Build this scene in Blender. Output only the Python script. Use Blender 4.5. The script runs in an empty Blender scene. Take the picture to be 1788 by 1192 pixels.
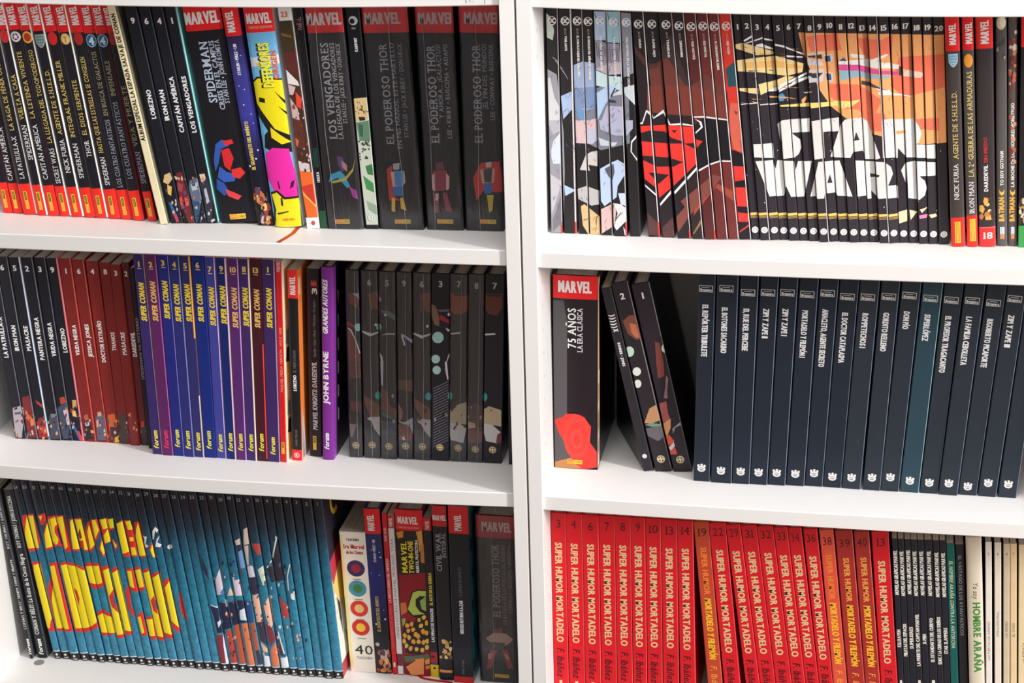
import bpy, math, random
import numpy as np
from mathutils import Vector, Matrix
from mathutils.geometry import tessellate_polygon

random.seed(7)
SC = bpy.context.scene
COL = SC.collection
CM = 0.01

# ------------------------------------------------------------------ camera (centimetre frame, photo is 1788 x 1192)
F_PX, PITCH, ROLL, YAW = 3332.24, 0.3755, -0.0288, -0.192
CAM = np.array([41.113, -219.167, 43.568])
_cp, _sp, _cy, _sy = math.cos(PITCH), math.sin(PITCH), math.cos(YAW), math.sin(YAW)
FWD = np.array([_sy*_cp, _cy*_cp, -_sp])
_r = np.array([_cy, -_sy, 0.0]); _u = np.cross(_r, FWD)
_cr, _sr = math.cos(ROLL), math.sin(ROLL)
RGT = _cr*_r + _sr*_u
UPV = -_sr*_r + _cr*_u
cam_data = bpy.data.cameras.new('camera')
cam_data.sensor_width = 36.0
cam_data.lens = F_PX/1788*36.0
cam_data.clip_start = 0.05
cam = bpy.data.objects.new('camera', cam_data)
COL.objects.link(cam)
m = Matrix(((RGT[0], UPV[0], -FWD[0], CAM[0]*CM), (RGT[1], UPV[1], -FWD[1], CAM[1]*CM), (RGT[2], UPV[2], -FWD[2], CAM[2]*CM), (0, 0, 0, 1)))
cam.matrix_world = m
SC.camera = cam

# ------------------------------------------------------------------ light and exposure
world = bpy.data.worlds.new('room_light')
SC.world = world
world.use_nodes = True
_bg = world.node_tree.nodes['Background']
_bg.inputs[0].default_value = (1.0, 0.99, 0.99, 1)
_bg.inputs[1].default_value = 0.27

def area(name, loc, target, sx, sy, power, color):
    ld = bpy.data.lights.new(name, 'AREA')
    ld.shape = 'RECTANGLE'; ld.size = sx; ld.size_y = sy
    ld.energy = power; ld.color = color
    o = bpy.data.objects.new(name, ld)
    COL.objects.link(o)
    o.location = loc
    d = Vector(target)-Vector(loc)
    o.rotation_euler = d.to_track_quat('-Z', 'Y').to_euler()
    return o
# tall glazed door far to the side of the bookcases: narrow across, tall up and down
area('window_light', (4.60, -1.95, 1.20), (0, 0.1, -0.45), 0.45, 1.90, 310, (1.0, 0.995, 0.985))
# ceiling panel in front of the bookcases
area('ceiling_light', (0.55, -0.80, 1.30), (0.3, -0.5, -1.1), 2.4, 0.5, 37, (1.0, 0.99, 0.98))

SC.view_settings.view_transform = 'Standard'
SC.view_settings.look = 'None'
SC.view_settings.exposure = -0.08
SC.view_settings.gamma = 1.0
SC.view_settings.use_curve_mapping = False

# ------------------------------------------------------------------ picture <-> place
def ray(x, y):
    d = FWD*F_PX + RGT*(x-894) - UPV*(y-596)
    return d/np.linalg.norm(d)
def onZ(x, y, z):
    d = ray(x, y); return CAM + d*((z-CAM[2])/d[2])
def onY(x, y, Y):
    d = ray(x, y); return CAM + d*((Y-CAM[1])/d[1])
def proj(P):
    P = np.asarray(P)-CAM; z = P@FWD
    return 894+F_PX*(P@RGT)/z, 596-F_PX*(P@UPV)/z

# ------------------------------------------------------------------ materials
def lin(c):
    return tuple((v/12.92 if v <= 0.04045 else ((v+0.055)/1.055)**2.4) for v in [q/255 for q in c])

def nodes(name):
    mt = bpy.data.materials.new(name); mt.use_nodes = True
    nt = mt.node_tree; return mt, nt, nt.nodes['Principled BSDF']

def plain(name, c, rough=0.5, spec=0.5, noise=0.0, scale=40, bump=0.0):
    mt, nt, b = nodes(name)
    b.inputs['Base Color'].default_value = (*lin(c), 1)
    b.inputs['Roughness'].default_value = rough
    b.inputs['Specular IOR Level'].default_value = spec
    if noise or bump:
        tc = nt.nodes.new('ShaderNodeTexCoord'); n = nt.nodes.new('ShaderNodeTexNoise')
        n.inputs['Scale'].default_value = scale; n.inputs['Detail'].default_value = 4
        nt.links.new(tc.outputs['Object'], n.inputs['Vector'])
        if noise:
            mr = nt.nodes.new('ShaderNodeMapRange')
            mr.inputs['To Min'].default_value = 1-noise; mr.inputs['To Max'].default_value = 1+noise*0.4
            nt.links.new(n.outputs['Fac'], mr.inputs['Value'])
            mx = nt.nodes.new('ShaderNodeVectorMath'); mx.operation = 'SCALE'
            mx.inputs[0].default_value = lin(c)
            nt.links.new(mr.outputs[0], mx.inputs['Scale']); nt.links.new(mx.outputs[0], b.inputs['Base Color'])
        if bump:
            bp = nt.nodes.new('ShaderNodeBump'); bp.inputs['Strength'].default_value = bump; bp.inputs['Distance'].default_value = 0.0005
            nt.links.new(n.outputs['Fac'], bp.inputs['Height']); nt.links.new(bp.outputs[0], b.inputs['Normal'])
    return mt

def printed(name, rough, spec=0.5, mottle=0.0, scale=60.0, coat=0.0):
    """printed board: the colour comes from the print (a colour attribute), fine relief and mottling from noise"""
    mt, nt, b = nodes(name)
    at = nt.nodes.new('ShaderNodeAttribute'); at.attribute_name = 'ink'
    tc = nt.nodes.new('ShaderNodeTexCoord'); n = nt.nodes.new('ShaderNodeTexNoise')
    n.inputs['Scale'].default_value = scale; n.inputs['Detail'].default_value = 5; n.inputs['Roughness'].default_value = 0.65
    geo = nt.nodes.new('ShaderNodeNewGeometry')
    nt.links.new(geo.outputs['Position'], n.inputs['Vector'])
    mr = nt.nodes.new('ShaderNodeMapRange')
    mr.inputs['From Min'].default_value = 0.3; mr.inputs['From Max'].default_value = 0.7
    mr.inputs['To Min'].default_value = 1-mottle; mr.inputs['To Max'].default_value = 1+mottle*0.8
    nt.links.new(n.outputs['Fac'], mr.inputs['Value'])
    mx = nt.nodes.new('ShaderNodeVectorMath'); mx.operation = 'SCALE'
    nt.links.new(at.outputs['Color'], mx.inputs[0]); nt.links.new(mr.outputs[0], mx.inputs['Scale'])
    nt.links.new(mx.outputs[0], b.inputs['Base Color'])
    b.inputs['Roughness'].default_value = rough
    b.inputs['Specular IOR Level'].default_value = spec
    if coat:
        b.inputs['Coat Weight'].default_value = coat; b.inputs['Coat Roughness'].default_value = 0.12
    return mt

M = {
    'gloss': printed('glossy_printed_board', 0.30, 0.36, 0.04),
    'satin': printed('satin_printed_board', 0.42, 0.3, 0.05),
    'matte': printed('matte_printed_board', 0.55, 0.35, 0.06),
    'mottle': printed('mottled_printed_board', 0.36, 0.4, 0.34, 170.0),
    'cloth': printed('cloth_textured_board', 0.5, 0.4, 0.16, 240.0),
    'ink': printed('printing_ink', 0.42, 0.4, 0.0),
    'foil': printed('metallic_ink', 0.36, 0.6, 0.0),
    'board': plain('white_lacquered_board', (240, 237, 235), 0.42, 0.35, 0.02, 14),
    'back': plain('white_backing_board', (205, 204, 202), 0.6, 0.3, 0.03, 10),
    'edge': plain('white_edge_band', (241, 238, 236), 0.36, 0.4, 0.02, 20),
    'wall': plain('painted_wall', (196, 186, 178), 0.8, 0.2, 0.04, 6, 0.2),
    'floor': plain('oak_floor', (168, 152, 138), 0.45, 0.4, 0.25, 9),
    'cap': plain('grey_plastic_cap', (148, 142, 136), 0.4, 0.4, 0.08, 200),
    'hole': plain('drilled_hole', (212, 206, 200), 0.6, 0.2),
    'ribbon': plain('red_satin_ribbon', (196, 34, 34), 0.4, 0.5, 0.1, 400),
    'pen': plain('pen_ink', (60, 58, 66), 0.5, 0.3),
    'label': plain('paper_label', (236, 233, 232), 0.6, 0.2, 0.02, 40),
}
def paper_mat():
    mt, nt, b = nodes('book_pages')
    tc = nt.nodes.new('ShaderNodeTexCoord'); sep = nt.nodes.new('ShaderNodeMapping')
    sep.inputs['Scale'].default_value = (1900, 9, 9)
    n = nt.nodes.new('ShaderNodeTexNoise'); n.inputs['Scale'].default_value = 1.0; n.inputs['Detail'].default_value = 2
    nt.links.new(tc.outputs['Object'], sep.inputs['Vector']); nt.links.new(sep.outputs[0], n.inputs['Vector'])
    cr = nt.nodes.new('ShaderNodeValToRGB')
    cr.color_ramp.elements[0].position = 0.3; cr.color_ramp.elements[0].color = (*lin((150, 140, 132)), 1)
    cr.color_ramp.elements[1].position = 0.65; cr.color_ramp.elements[1].color = (*lin((214, 205, 194)), 1)
    nt.links.new(n.outputs['Fac'], cr.inputs[0]); nt.links.new(cr.outputs[0], b.inputs['Base Color'])
    b.inputs['Roughness'].default_value = 0.8
    return mt
M['pages'] = paper_mat()
def film_mat():
    mt = bpy.data.materials.new('clear_shrink_film'); mt.use_nodes = True
    nt = mt.node_tree; nt.nodes.clear()
    out = nt.nodes.new('ShaderNodeOutputMaterial'); mix = nt.nodes.new('ShaderNodeMixShader')
    tr = nt.nodes.new('ShaderNodeBsdfTransparent'); gl = nt.nodes.new('ShaderNodeBsdfGlossy')
    tr.inputs[0].default_value = (0.95, 0.95, 0.96, 1)
    gl.inputs['Roughness'].default_value = 0.2
    lw = nt.nodes.new('ShaderNodeLayerWeight'); lw.inputs['Blend'].default_value = 0.25
    mr = nt.nodes.new('ShaderNodeMapRange'); mr.inputs['To Min'].default_value = 0.065; mr.inputs['To Max'].default_value = 0.65
    tc = nt.nodes.new('ShaderNodeTexCoord'); mp = nt.nodes.new('ShaderNodeMapping'); mp.inputs['Scale'].default_value = (160, 30, 16); mp.inputs['Rotation'].default_value = (0, 0.18, 0)
    nz = nt.nodes.new('ShaderNodeTexNoise'); nz.inputs['Scale'].default_value = 1.0; nz.inputs['Detail'].default_value = 3; nz.inputs['Distortion'].default_value = 1.2
    bp = nt.nodes.new('ShaderNodeBump'); bp.inputs['Strength'].default_value = 0.7; bp.inputs['Distance'].default_value = 0.003
    nt.links.new(tc.outputs['Object'], mp.inputs['Vector']); nt.links.new(mp.outputs[0], nz.inputs['Vector']); nt.links.new(nz.outputs['Fac'], bp.inputs['Height'])
    nt.links.new(bp.outputs[0], gl.inputs['Normal']); nt.links.new(bp.outputs[0], lw.inputs['Normal'])
    nt.links.new(lw.outputs['Fresnel'], mr.inputs['Value']); nt.links.new(mr.outputs[0], mix.inputs[0])
    nt.links.new(tr.outputs[0], mix.inputs[1]); nt.links.new(gl.outputs[0], mix.inputs[2]); nt.links.new(mix.outputs[0], out.inputs[0])
    return mt
M['film'] = film_mat()

# ------------------------------------------------------------------ mesh helpers
def mesh_obj(name, verts, faces, mat, parent=None, inks=None, smooth=False):
    """verts in metres; inks = one colour per face, or a list per face of corner colours"""
    me = bpy.data.meshes.new(name)
    me.from_pydata([tuple(v) for v in verts], [], faces)
    if inks is not None:
        at = me.color_attributes.new('ink', 'FLOAT_COLOR', 'CORNER')
        buf = []
        for f, c in zip(faces, inks):
            if isinstance(c[0], (tuple, list)):
                for q in c: buf.extend((*q, 1.0))
            else:
                buf.extend((*c, 1.0)*len(f))
        at.data.foreach_set('color', buf)
    me.materials.append(mat)
    if smooth: me.polygons.foreach_set('use_smooth', [True]*len(faces))
    me.update()
    o = bpy.data.objects.new(name, me)
    COL.objects.link(o)
    if parent is not None: o.parent = parent
    return o

def box_data(x0, x1, y0, y1, z0, z1):
    v = [(x, y, z) for z in (z0, z1) for y in (y0, y1) for x in (x0, x1)]
    f = [(0, 2, 3, 1), (4, 5, 7, 6), (0, 1, 5, 4), (2, 6, 7, 3), (0, 4, 6, 2), (1, 3, 7, 5)]
    return v, f

def box(name, x0, x1, y0, y1, z0, z1, mat, parent=None, bevel=0.0):
    v, f = box_data(x0*CM, x1*CM, y0*CM, y1*CM, z0*CM, z1*CM)
    o = mesh_obj(name, v, f, mat, parent)
    if bevel:
        bm_ = o.modifiers.new('soft_edge', 'BEVEL'); bm_.width = bevel*CM; bm_.segments = 2; bm_.limit_method = 'ANGLE'
    return o

# ------------------------------------------------------------------ setting
fl = box('floor', -260, 330, -420, 40, -112.5, -110.5, M['floor']); fl['kind'] = 'structure'
wl = box('wall_back', -260, 330, 29.2, 33, -110.5, 130, M['wall']); wl['kind'] = 'structure'

# ------------------------------------------------------------------ the two bookcases
GAP, WP, WI, REC, TH, DEPTH = 0.25, 1.8, 76.4, 0.41, 2.07, 28.0
XA_R, XB_L = -GAP/2, GAP/2
XA_L, XB_R = XA_R-WP, XB_L+WP
UNIT = {'L': (XA_L-WI, XA_L), 'R': (XB_R, XB_R+WI)}
SHELF = {'L0': (0.0, 0.608), 'L1': (-32.513, 0.10), 'L2': (-65.842, 0.509), 'L3': (-100.758, 0.05),
         'R0': (-0.194, 0.636), 'R1': (-32.62, 0.094), 'R2': (-65.971, 0.223), 'R3': (-100.8, 0.05)}
def shelf_z(key, X):
    z, s = SHELF[key]; a, b = UNIT[key[0]]
    t = min(1.0, max(0.0, (X-a)/(b-a)))
    return z-4*s*t*(1-t)

def shelf(key, x0, x1, z, s, parent):
    n = 26; V = []; Fc = []
    e = 0.12
    prof = [(REC+e, -TH), (REC, -TH+e), (REC, -e), (REC+e, 0), (27.2, 0), (27.2, -TH)]
    for i in range(n+1):
        t = i/n; X = x0+(x1-x0)*t; dz = -4*s*t*(1-t)
        for (y, h) in prof: V.append((X*CM, y*CM, (z+dz+h)*CM))
    k = len(prof)
    for i in range(n):
        for j in range(k):
            a = i*k+j; b = i*k+(j+1) % k
            Fc.append((a, b, b+k, a+k))
    Fc.append(tuple(range(k))[::-1]); Fc.append(tuple(range(n*k, n*k+k)))
    return mesh_obj('shelf', V, Fc, M['board'], parent)

def bookcase(side, label):
    x0, x1 = UNIT[side]
    root = bpy.data.objects.new('bookcase', None); COL.objects.link(root)
    root['label'] = label; root['category'] = 'bookcase'; root['group'] = 'white bookcases side by side'
    cx = (x0+x1)/2; root.location = (cx*CM, 14*CM, -110.5*CM)
    made = []
    p1 = box('side_panel', x0-WP, x0, 0, DEPTH, -110.5, 92, M['edge'], None, 0.06)
    p2 = box('side_panel', x1, x1+WP, 0, DEPTH, -110.5, 92, M['edge'], None, 0.06)
    made += [p1, p2, box('back_panel', x0, x1, 27.3, 28.0, -110.5, 92, M['back']), box('plinth', x0, x1, 2.0, 3.6, -110.5, SHELF[side+'3'][0]-TH, M['board']),
             box('top_panel', x0, x1, 0.1, 27.2, 89.8, 91.9, M['board'], None, 0.06)]
    sh = {}
    for k in '0123':
        z, s = SHELF[side+k]
        sh[k] = shelf(side+k, x0, x1, z, s, None); made.append(sh[k])
    for z in (31.5, 62.0): made.append(shelf('up', x0, x1, z, 0.1, None))
    # rows of peg holes drilled in the panels' inner faces
    for pnl, X, sg in ((p1, x0, 1), (p2, x1, -1)):
        V = []; Fc = []
        for yy in (3.4, 23.5):
            zz = -92.0
            while zz < 84:
                b = len(V)
                for q in range(10):
                    a = q*math.tau/10
                    V.append(((X+0.012*sg)*CM, (yy+0.24*math.cos(a))*CM, (zz+0.24*math.sin(a))*CM))
                Fc.append(tuple(range(b, b+10)) if sg < 0 else tuple(range(b, b+10))[::-1])
                zz += 3.2
        h = mesh_obj('peg_holes', V, Fc, M['hole']); h['kind'] = 'stuff'
        h.parent = pnl
    bpy.context.view_layer.update()
    for o in made:
        o.parent = root; o.matrix_parent_inverse = root.matrix_world.inverted()
    return root, sh
caseL, shL = bookcase('L', 'white bookcase holding the slim teal hardbacks on its bottom shelf')
caseR, shR = bookcase('R', 'white bookcase holding the bright red hardbacks on its bottom shelf')

def disc(name, c, r, mat, parent, h=0.05, n=24):
    V = []; Fc = []
    for z in (0, h):
        for q in range(n):
            a = q*math.tau/n; V.append(((c[0]+r*math.cos(a))*CM, (c[1]+r*math.sin(a))*CM, (c[2]+z)*CM))
    for q in range(n): Fc.append((q, (q+1) % n, n+(q+1) % n, n+q))
    Fc.append(tuple(range(n, 2*n))); Fc.append(tuple(range(n))[::-1])
    o = mesh_obj(name, V, Fc, mat); bpy.context.view_layer.update()
    o.parent = parent; o.matrix_parent_inverse = parent.matrix_world.inverted(); return o
_c = onZ(68.5, 1156.5, shelf_z('L3', -75)); disc('cam_lock_cap', (_c[0], _c[1], shelf_z('L3', _c[0])), 0.75, M['cap'], shL['3'])

# ------------------------------------------------------------------ lettering
_glyph = {}
def glyph(ch, bold):
    k = (ch, bold)
    if k in _glyph: return _glyph[k]
    cu = bpy.data.curves.new('g', 'FONT'); cu.body = ch; cu.size = 1.0; cu.resolution_u = 2; cu.offset = bold; cu.fill_mode = 'FRONT'
    ob = bpy.data.objects.new('g', cu)
    me = ob.to_mesh(); me.calc_loop_triangles()
    v = np.array([(q.co.x, q.co.y) for q in me.vertices]) if len(me.vertices) else np.zeros((0, 2))
    t = [tuple(q.vertices) for q in me.loop_triangles]
    ob.to_mesh_clear(); bpy.data.objects.remove(ob); bpy.data.curves.remove(cu)
    _glyph[k] = (v, t); return _glyph[k]
CAP = float(glyph('H', 0.0)[0][:, 1].max())
STEM = {'A': 'bl br', 'B': 'bl tl', 'C': 'tr', 'D': 'bl tl', 'E': 'bl tl', 'F': 'bl tl', 'G': 'tr', 'H': 'bl br tl tr', 'I': 'bc tc', 'J': 'tr', 'K': 'bl br tl tr', 'L': 'bl tl', 'M': 'bl br tl tr',
        'N': 'bl tl tr', 'P': 'bl tl', 'R': 'bl br tl', 'T': 'bc', 'U': 'tl tr', 'V': 'tl tr', 'W': 'tl tr', 'X': 'bl br tl tr', 'Y': 'bc tl tr', '1': 'bc', '4': 'br', '7': 'tl'}
def layout(s, style):
    bold = 0.0 if 'l' in style else (0.022 if 'B' in style else 0.012)
    V = []; T = []; x = 0.0
    for ch in s:
        if ch == ' ': x += 0.44; continue
        v, t = glyph(ch, bold)
        if not len(v): continue
        v = v/CAP; v = v-np.array([v[:, 0].min(), 0]); w = v[:, 0].max(); b = len(V)
        gv = [tuple(q) for q in v]; gt = list(t)
        if 's' in style and ch in STEM:
            for st in STEM[ch].split():
                cx = {'l': 0.09, 'r': w-0.09, 'c': w/2}[st[1]]; y0 = 0.0 if st[0] == 'b' else 0.93; q = len(gv)
                hw = 0.2
                gv += [(cx-hw, y0), (cx+hw, y0), (cx+hw, y0+0.07), (cx-hw, y0+0.07)]; gt += [(q, q+1, q+2), (q, q+2, q+3)]
        if 'i' in style: gv = [(a+0.22*c_, c_) for a, c_ in gv]
        V += [(a+x, c_) for a, c_ in gv]; T += [tuple(i+b for i in q) for q in gt]
        x += w+(0.19 if 's' in style else 0.15)
    V = np.array(V); L = V[:, 0].max()-V[:, 0].min()
    V[:, 0] -= V[:, 0].min()
    return V, T, L

# ------------------------------------------------------------------ books
BOOKS = []; ROWS = {}
GAIN = {'L': 1.18, 'R': 1.0}
class Book:
    pass

def add(row, tag, xbl, xbr, yb, xtl, xtr, yt, col, **k):
    """one book from its spine's corners in the photo: bottom edge xbl..xbr at yb, the same edges xtl..xtr at height yt"""
    b = Book(); b.row, b.tag, b.col = row, tag, col
    z = SHELF[row][0]; xm = (xbl+xbr)/2
    if 'Y' in k: Y = k['Y']; P = onY(xm, yb, Y)
    else:
        P = onZ(xm, yb, z)
        for _ in range(3): P = onZ(xm, yb, shelf_z(row, P[0]))
        Y = P[1]
    Y = min(max(Y, k.get('ymin', 2.0)), 10.4)
    b.Y = Y
    bl, br, tl, tr = onY(xbl, yb, Y), onY(xbr, yb, Y), onY(xtl, yt, Y), onY(xtr, yt, Y)
    s = ((tl[0]+tr[0])-(bl[0]+br[0]))/((tl[2]+tr[2])-(bl[2]+br[2]))
    zr = shelf_z(row, P[0])                       # rows whose feet are out of the picture: slide down along the lean
    if 'Y' in k:
        dz = zr-bl[2]; bl = bl+np.array([s*dz, 0, dz]); br = br+np.array([s*dz, 0, dz])
    b.th = math.atan(s); b.w = 0.5*((br[0]-bl[0])+(tr[0]-tl[0]))*math.cos(b.th)
    b.x = (bl[0]+br[0])/2; b.s = s
    b.H = k.get('H') or ((tl[2]+tr[2])/2-zr)/math.cos(b.th)
    b.D = min(k.get('D', 17.0), 26.9-Y); b.hard = k.get('hard', False); b.kw = k
    b.prints = {}; b.layer = 1
    BOOKS.append(b); ROWS.setdefault(row, []).append(b)
    return b

def settle():
    """neighbours may not share space: trim the thicknesses where the measured edges cross"""
    for row, L in ROWS.items():
        x0, x1 = UNIT[row[0]]
        L.sort(key=lambda q: q.x)
        for b in L: b.hw = b.w/2/math.cos(b.th)
        first, last = L[0], L[-1]
        for it in range(4):
            for i, b in enumerate(L):
                for h in (0.0, b.H*math.cos(b.th)):
                    lo = b.x-b.hw+h*b.s
                    if lo < x0+0.06:
                        d = x0+0.06-lo; b.x += d/2; b.hw -= d/2
                    hi = b.x+b.hw+h*b.s
                    if hi > x1-0.06:
                        d = hi-x1+0.06; b.x -= d/2; b.hw -= d/2
                if i == 0: continue
                a = L[i-1]; hm = min(a.H*math.cos(a.th), b.H*math.cos(b.th))
                for h in (0.0, hm):
                    g = (b.x-b.hw+h*b.s)-(a.x+a.hw+h*a.s)-0.035
                    if g < 0:
                        d = -g; b.x += d/4; b.hw -= d/4; a.x -= d/4; a.hw -= d/4
        for b in L:
            b.hw = max(b.hw, 0.16); b.w = 2*b.hw*math.cos(b.th)
            b.ct, b.st = math.cos(b.th), math.sin(b.th)
            b.z = max(shelf_z(row, b.x+u*b.ct)+u*b.st for u in (-b.w/2, 0, b.w/2))+0.012

def world(b, u, v):            # spine coordinates (u from the middle, v up) -> place
    return np.array([b.x+u*b.ct+v*b.st, b.Y, b.z-u*b.st+v*b.ct])
def local(b, x, y):            # picture -> spine coordinates
    P = onY(x, y, b.Y); dx, dz = P[0]-b.x, P[2]-b.z
    return dx*b.ct-dz*b.st, dx*b.st+dz*b.ct
def v_at(b, y, fx=0.5):        # height on the spine that shows at picture row y
    u = (fx-0.5)*b.w
    lo, hi = -6.0, b.H+8
    for _ in range(22):
        mid = (lo+hi)/2
        if proj(world(b, u, mid))[1] > y: lo = mid
        else: hi = mid
    return (lo+hi)/2
def cm_per_px(b): return ((np.array([b.x, b.Y, b.z+b.H/2])-CAM)@FWD)/F_PX

def prof(b, u):
    """how far behind the foremost line the spine's skin lies at u"""
    t = min(1.0, abs(u)/(b.w/2)); ck = b.kw.get('cock', 0.0)*(u/b.w+0.5)
    if b.kw.get('round'): return ck+ b.kw['round']*b.w*(1-math.sqrt(max(0.0, 1-t*t*0.96)))
    r = min(0.10, b.w*0.12); e = b.w/2-abs(u)
    return ck+max(0.0, r-e)*0.8

def ink(b, c):
    g = GAIN[b.row[0]]
    return tuple(min(0.93, q*g) for q in lin(c))

def put(b, part, V, T, cols):
    """triangles lying on the spine; V in (u, v)"""
    if not len(T): return
    off = 0.006+0.0016*b.layer; b.layer += 1
    if b.kw.get('round') and part not in ('cover_print',):
        # keep flat glyph triangles on the curved spine: cut them along the spine's upright facets
        V2 = []; T2 = []; C2 = []; e = b.w/10
        for t, c in zip(T, cols):
            p = [V[i] for i in t]; us = [q[0] for q in p]
            k0, k1 = int((min(us)+b.w/2)/e), int((max(us)+b.w/2-1e-9)/e)
            if k1 <= k0:
                n = len(V2); V2 += p; T2.append((n, n+1, n+2)); C2.append(c); continue
            for k in range(k0, k1+1):
                q = clip(p, -b.w/2+k*e, -b.w/2+(k+1)*e, -1, 99)
                n = len(V2); V2 += q
                for i in range(1, len(q)-1): T2.append((n, n+i, n+i+1)); C2.append(c)
        V, T, cols = V2, T2, C2
    P = b.prints.setdefault(part, ([], [], []))
    n = len(P[0])
    for u, v in V: P[0].append((u*CM, (prof(b, u)-off)*CM, v*CM))
    for t, c in zip(T, cols):
        P[1].append(tuple(i+n for i in t)); P[2].append(c)

def clip(poly, x0, x1, y0, y1):
    for ax, val, sg in ((0, x0, 1), (0, x1, -1), (1, y0, 1), (1, y1, -1)):
        out = []
        for i in range(len(poly)):
            p, q = poly[i-1], poly[i]
            pi, qi = (p[ax]-val)*sg >= 0, (q[ax]-val)*sg >= 0
            if pi != qi:
                t = (val-p[ax])/(q[ax]-p[ax]); out.append((p[0]+t*(q[0]-p[0]), p[1]+t*(q[1]-p[1])))
            if qi: out.append(q)
        poly = out
        if len(poly) < 3: return []
    return poly

def lay(b, poly, col, part='cover_print'):
    """one flat colour field on the spine, cut off at the spine's edges"""
    m_ = b.kw.get('margin', 0.012)
    p = clip(poly, -b.w/2+m_, b.w/2-m_, 0.02, b.H-0.02)
    if len(p) < 3: return
    # follow the spine's section: cut into upright strips
    if b.kw.get('round'): cuts = [b.w*(i/10-0.5) for i in range(11)]
    else:
        r = min(0.10, b.w*0.12); cuts = [-b.w/2, -b.w/2+r, b.w/2-r, b.w/2]
    V = []; T = []
    for a, c in zip(cuts, cuts[1:]):
        q = clip(p, a, c, 0, b.H)
        q = [q[i] for i in range(len(q)) if abs(q[i][0]-q[i-1][0])+abs(q[i][1]-q[i-1][1]) > 1e-5]
        if len(q) < 3: continue
        n = len(V); V += q; T += [tuple(j+n for j in x) for x in tessellate_polygon([[Vector((x, y, 0)) for x, y in q]])]
    if not T: return
    T2 = []
    for t in T:
        a, c, d = (V[i] for i in t)
        T2.append(t if (c[0]-a[0])*(d[1]-a[1])-(c[1]-a[1])*(d[0]-a[0]) > 0 else t[::-1])
    put(b, part, V, T2, [ink(b, col)]*len(T2))

def art(row, pts, col, tf=None, books=None, part='cover_print'):
    """a field of a picture printed across the spines of a row; points in photo pixels (tf = crop origin and scale)"""
    if tf: pts = [(tf[0]+x/tf[2], tf[1]+y/tf[2]) for x, y in pts]
    xs = [p[0] for p in pts]
    for b in (books or ROWS[row]):
        lp = [local(b, x, y) for x, y in pts]
        us = [p[0] for p in lp]
        if max(us) < -b.w/2 or min(us) > b.w/2: continue
        lay(b, lp, col, part)

def ell(cx, cy, rx, ry, n=18, a0=0.0):
    return [(cx+rx*math.cos(a0+i*math.tau/n), cy+ry*math.sin(a0+i*math.tau/n)) for i in range(n)]
def disk(b, x, y, r, col, part='logo', ry=None):
    u, v = local(b, x, y); k = cm_per_px(b)
    lay(b, ell(u, v, r*k, (ry or r)*k), col, part)
def cdisk(b, y, r, col, fx=0.5, part='logo', ry=None, dv=0.0):
    k = cm_per_px(b); v = v_at(b, y, fx)+dv
    lay(b, ell((fx-0.5)*b.w, v, r*k, (ry or r)*k), col, part)

def strikes(style, narrow):
    """heavier lettering: the glyph laid again a hair to either side, more so where the lettering is condensed"""
    if 'l' in style: d = 0.0
    else: d = 0.05 if 'B' in style else 0.02
    if narrow < 1: d *= min(1.5, 1/max(0.3, narrow))
    return (0.0,) if d == 0 else ((-d, 0.0, d) if d > 0.07 else (-d*0.7, d*0.7))
def txt(b, s, y0, y1, cap, col, fx=0.5, style='B', part='title_lettering'):
    """lettering along the spine: starts at picture row y0 and ends at y1 (y0 > y1 reads upward)"""
    V, T, L = layout(s, style); k = cm_per_px(b)
    reps = strikes(style, abs(v_at(b, y1, fx)-v_at(b, y0, fx))/L/(cap*k))
    v0, v1 = v_at(b, y0, fx), v_at(b, y1, fx); h = cap*k
    sx = (v1-v0)/L; sg = 1 if v1 > v0 else -1
    u0 = (fx-0.5)*b.w
    e = b.w/2-0.01
    for r_ in reps:
        pts = [(u0-sg*(q[1]-0.5)*h, v0+(q[0]+r_)*sx) for q in V]
        put(b, part, [(max(-e, min(e, u)), min(b.H-0.05, max(0.05, v))) for u, v in pts], T, [ink(b, col)]*len(T))
def htxt(b, s, y, cap, col, frac=0.7, fx=0.5, style='B', part='number_lettering', wpx=None):
    """lettering across the spine, centred on picture row y"""
    V, T, L = layout(s, style); k = cm_per_px(b); h = cap*k
    wd = wpx*k if wpx else min(frac*b.w, L*h*1.0)
    reps = strikes(style, wd/L/h)
    v0 = v_at(b, y, fx); u0 = (fx-0.5)*b.w
    e = b.w/2-0.01
    for r_ in reps:
        pts = [(u0+((q[0]+r_)/L-0.5)*wd, v0+(q[1]-0.5)*h) for q in V]
        put(b, part, [(max(-e, min(e, u)), min(b.H-0.05, v)) for u, v in pts], T, [ink(b, col)]*len(T))
def rect(b, y0, y1, col, f0=0.0, f1=1.0, part='cover_print'):
    """a field from picture row y0 (upper) to y1 (lower), across the spine from fraction f0 to f1"""
    va, vb = v_at(b, y0), v_at(b, y1)
    lay(b, [((f0-0.5)*b.w, vb), ((f1-0.5)*b.w, vb), ((f1-0.5)*b.w, va), ((f0-0.5)*b.w, va)], col, part)
def frame(b, y0, y1, col, f0, f1, t=1.0, part='logo'):
    k = cm_per_px(b)*t/b.w; tv = t
    rect(b, y0, y0+tv, col, f0, f1, part); rect(b, y1-tv, y1, col, f0, f1, part)
    rect(b, y0, y1, col, f0, f0+k, part); rect(b, y0, y1, col, f1-k, f1, part)
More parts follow.
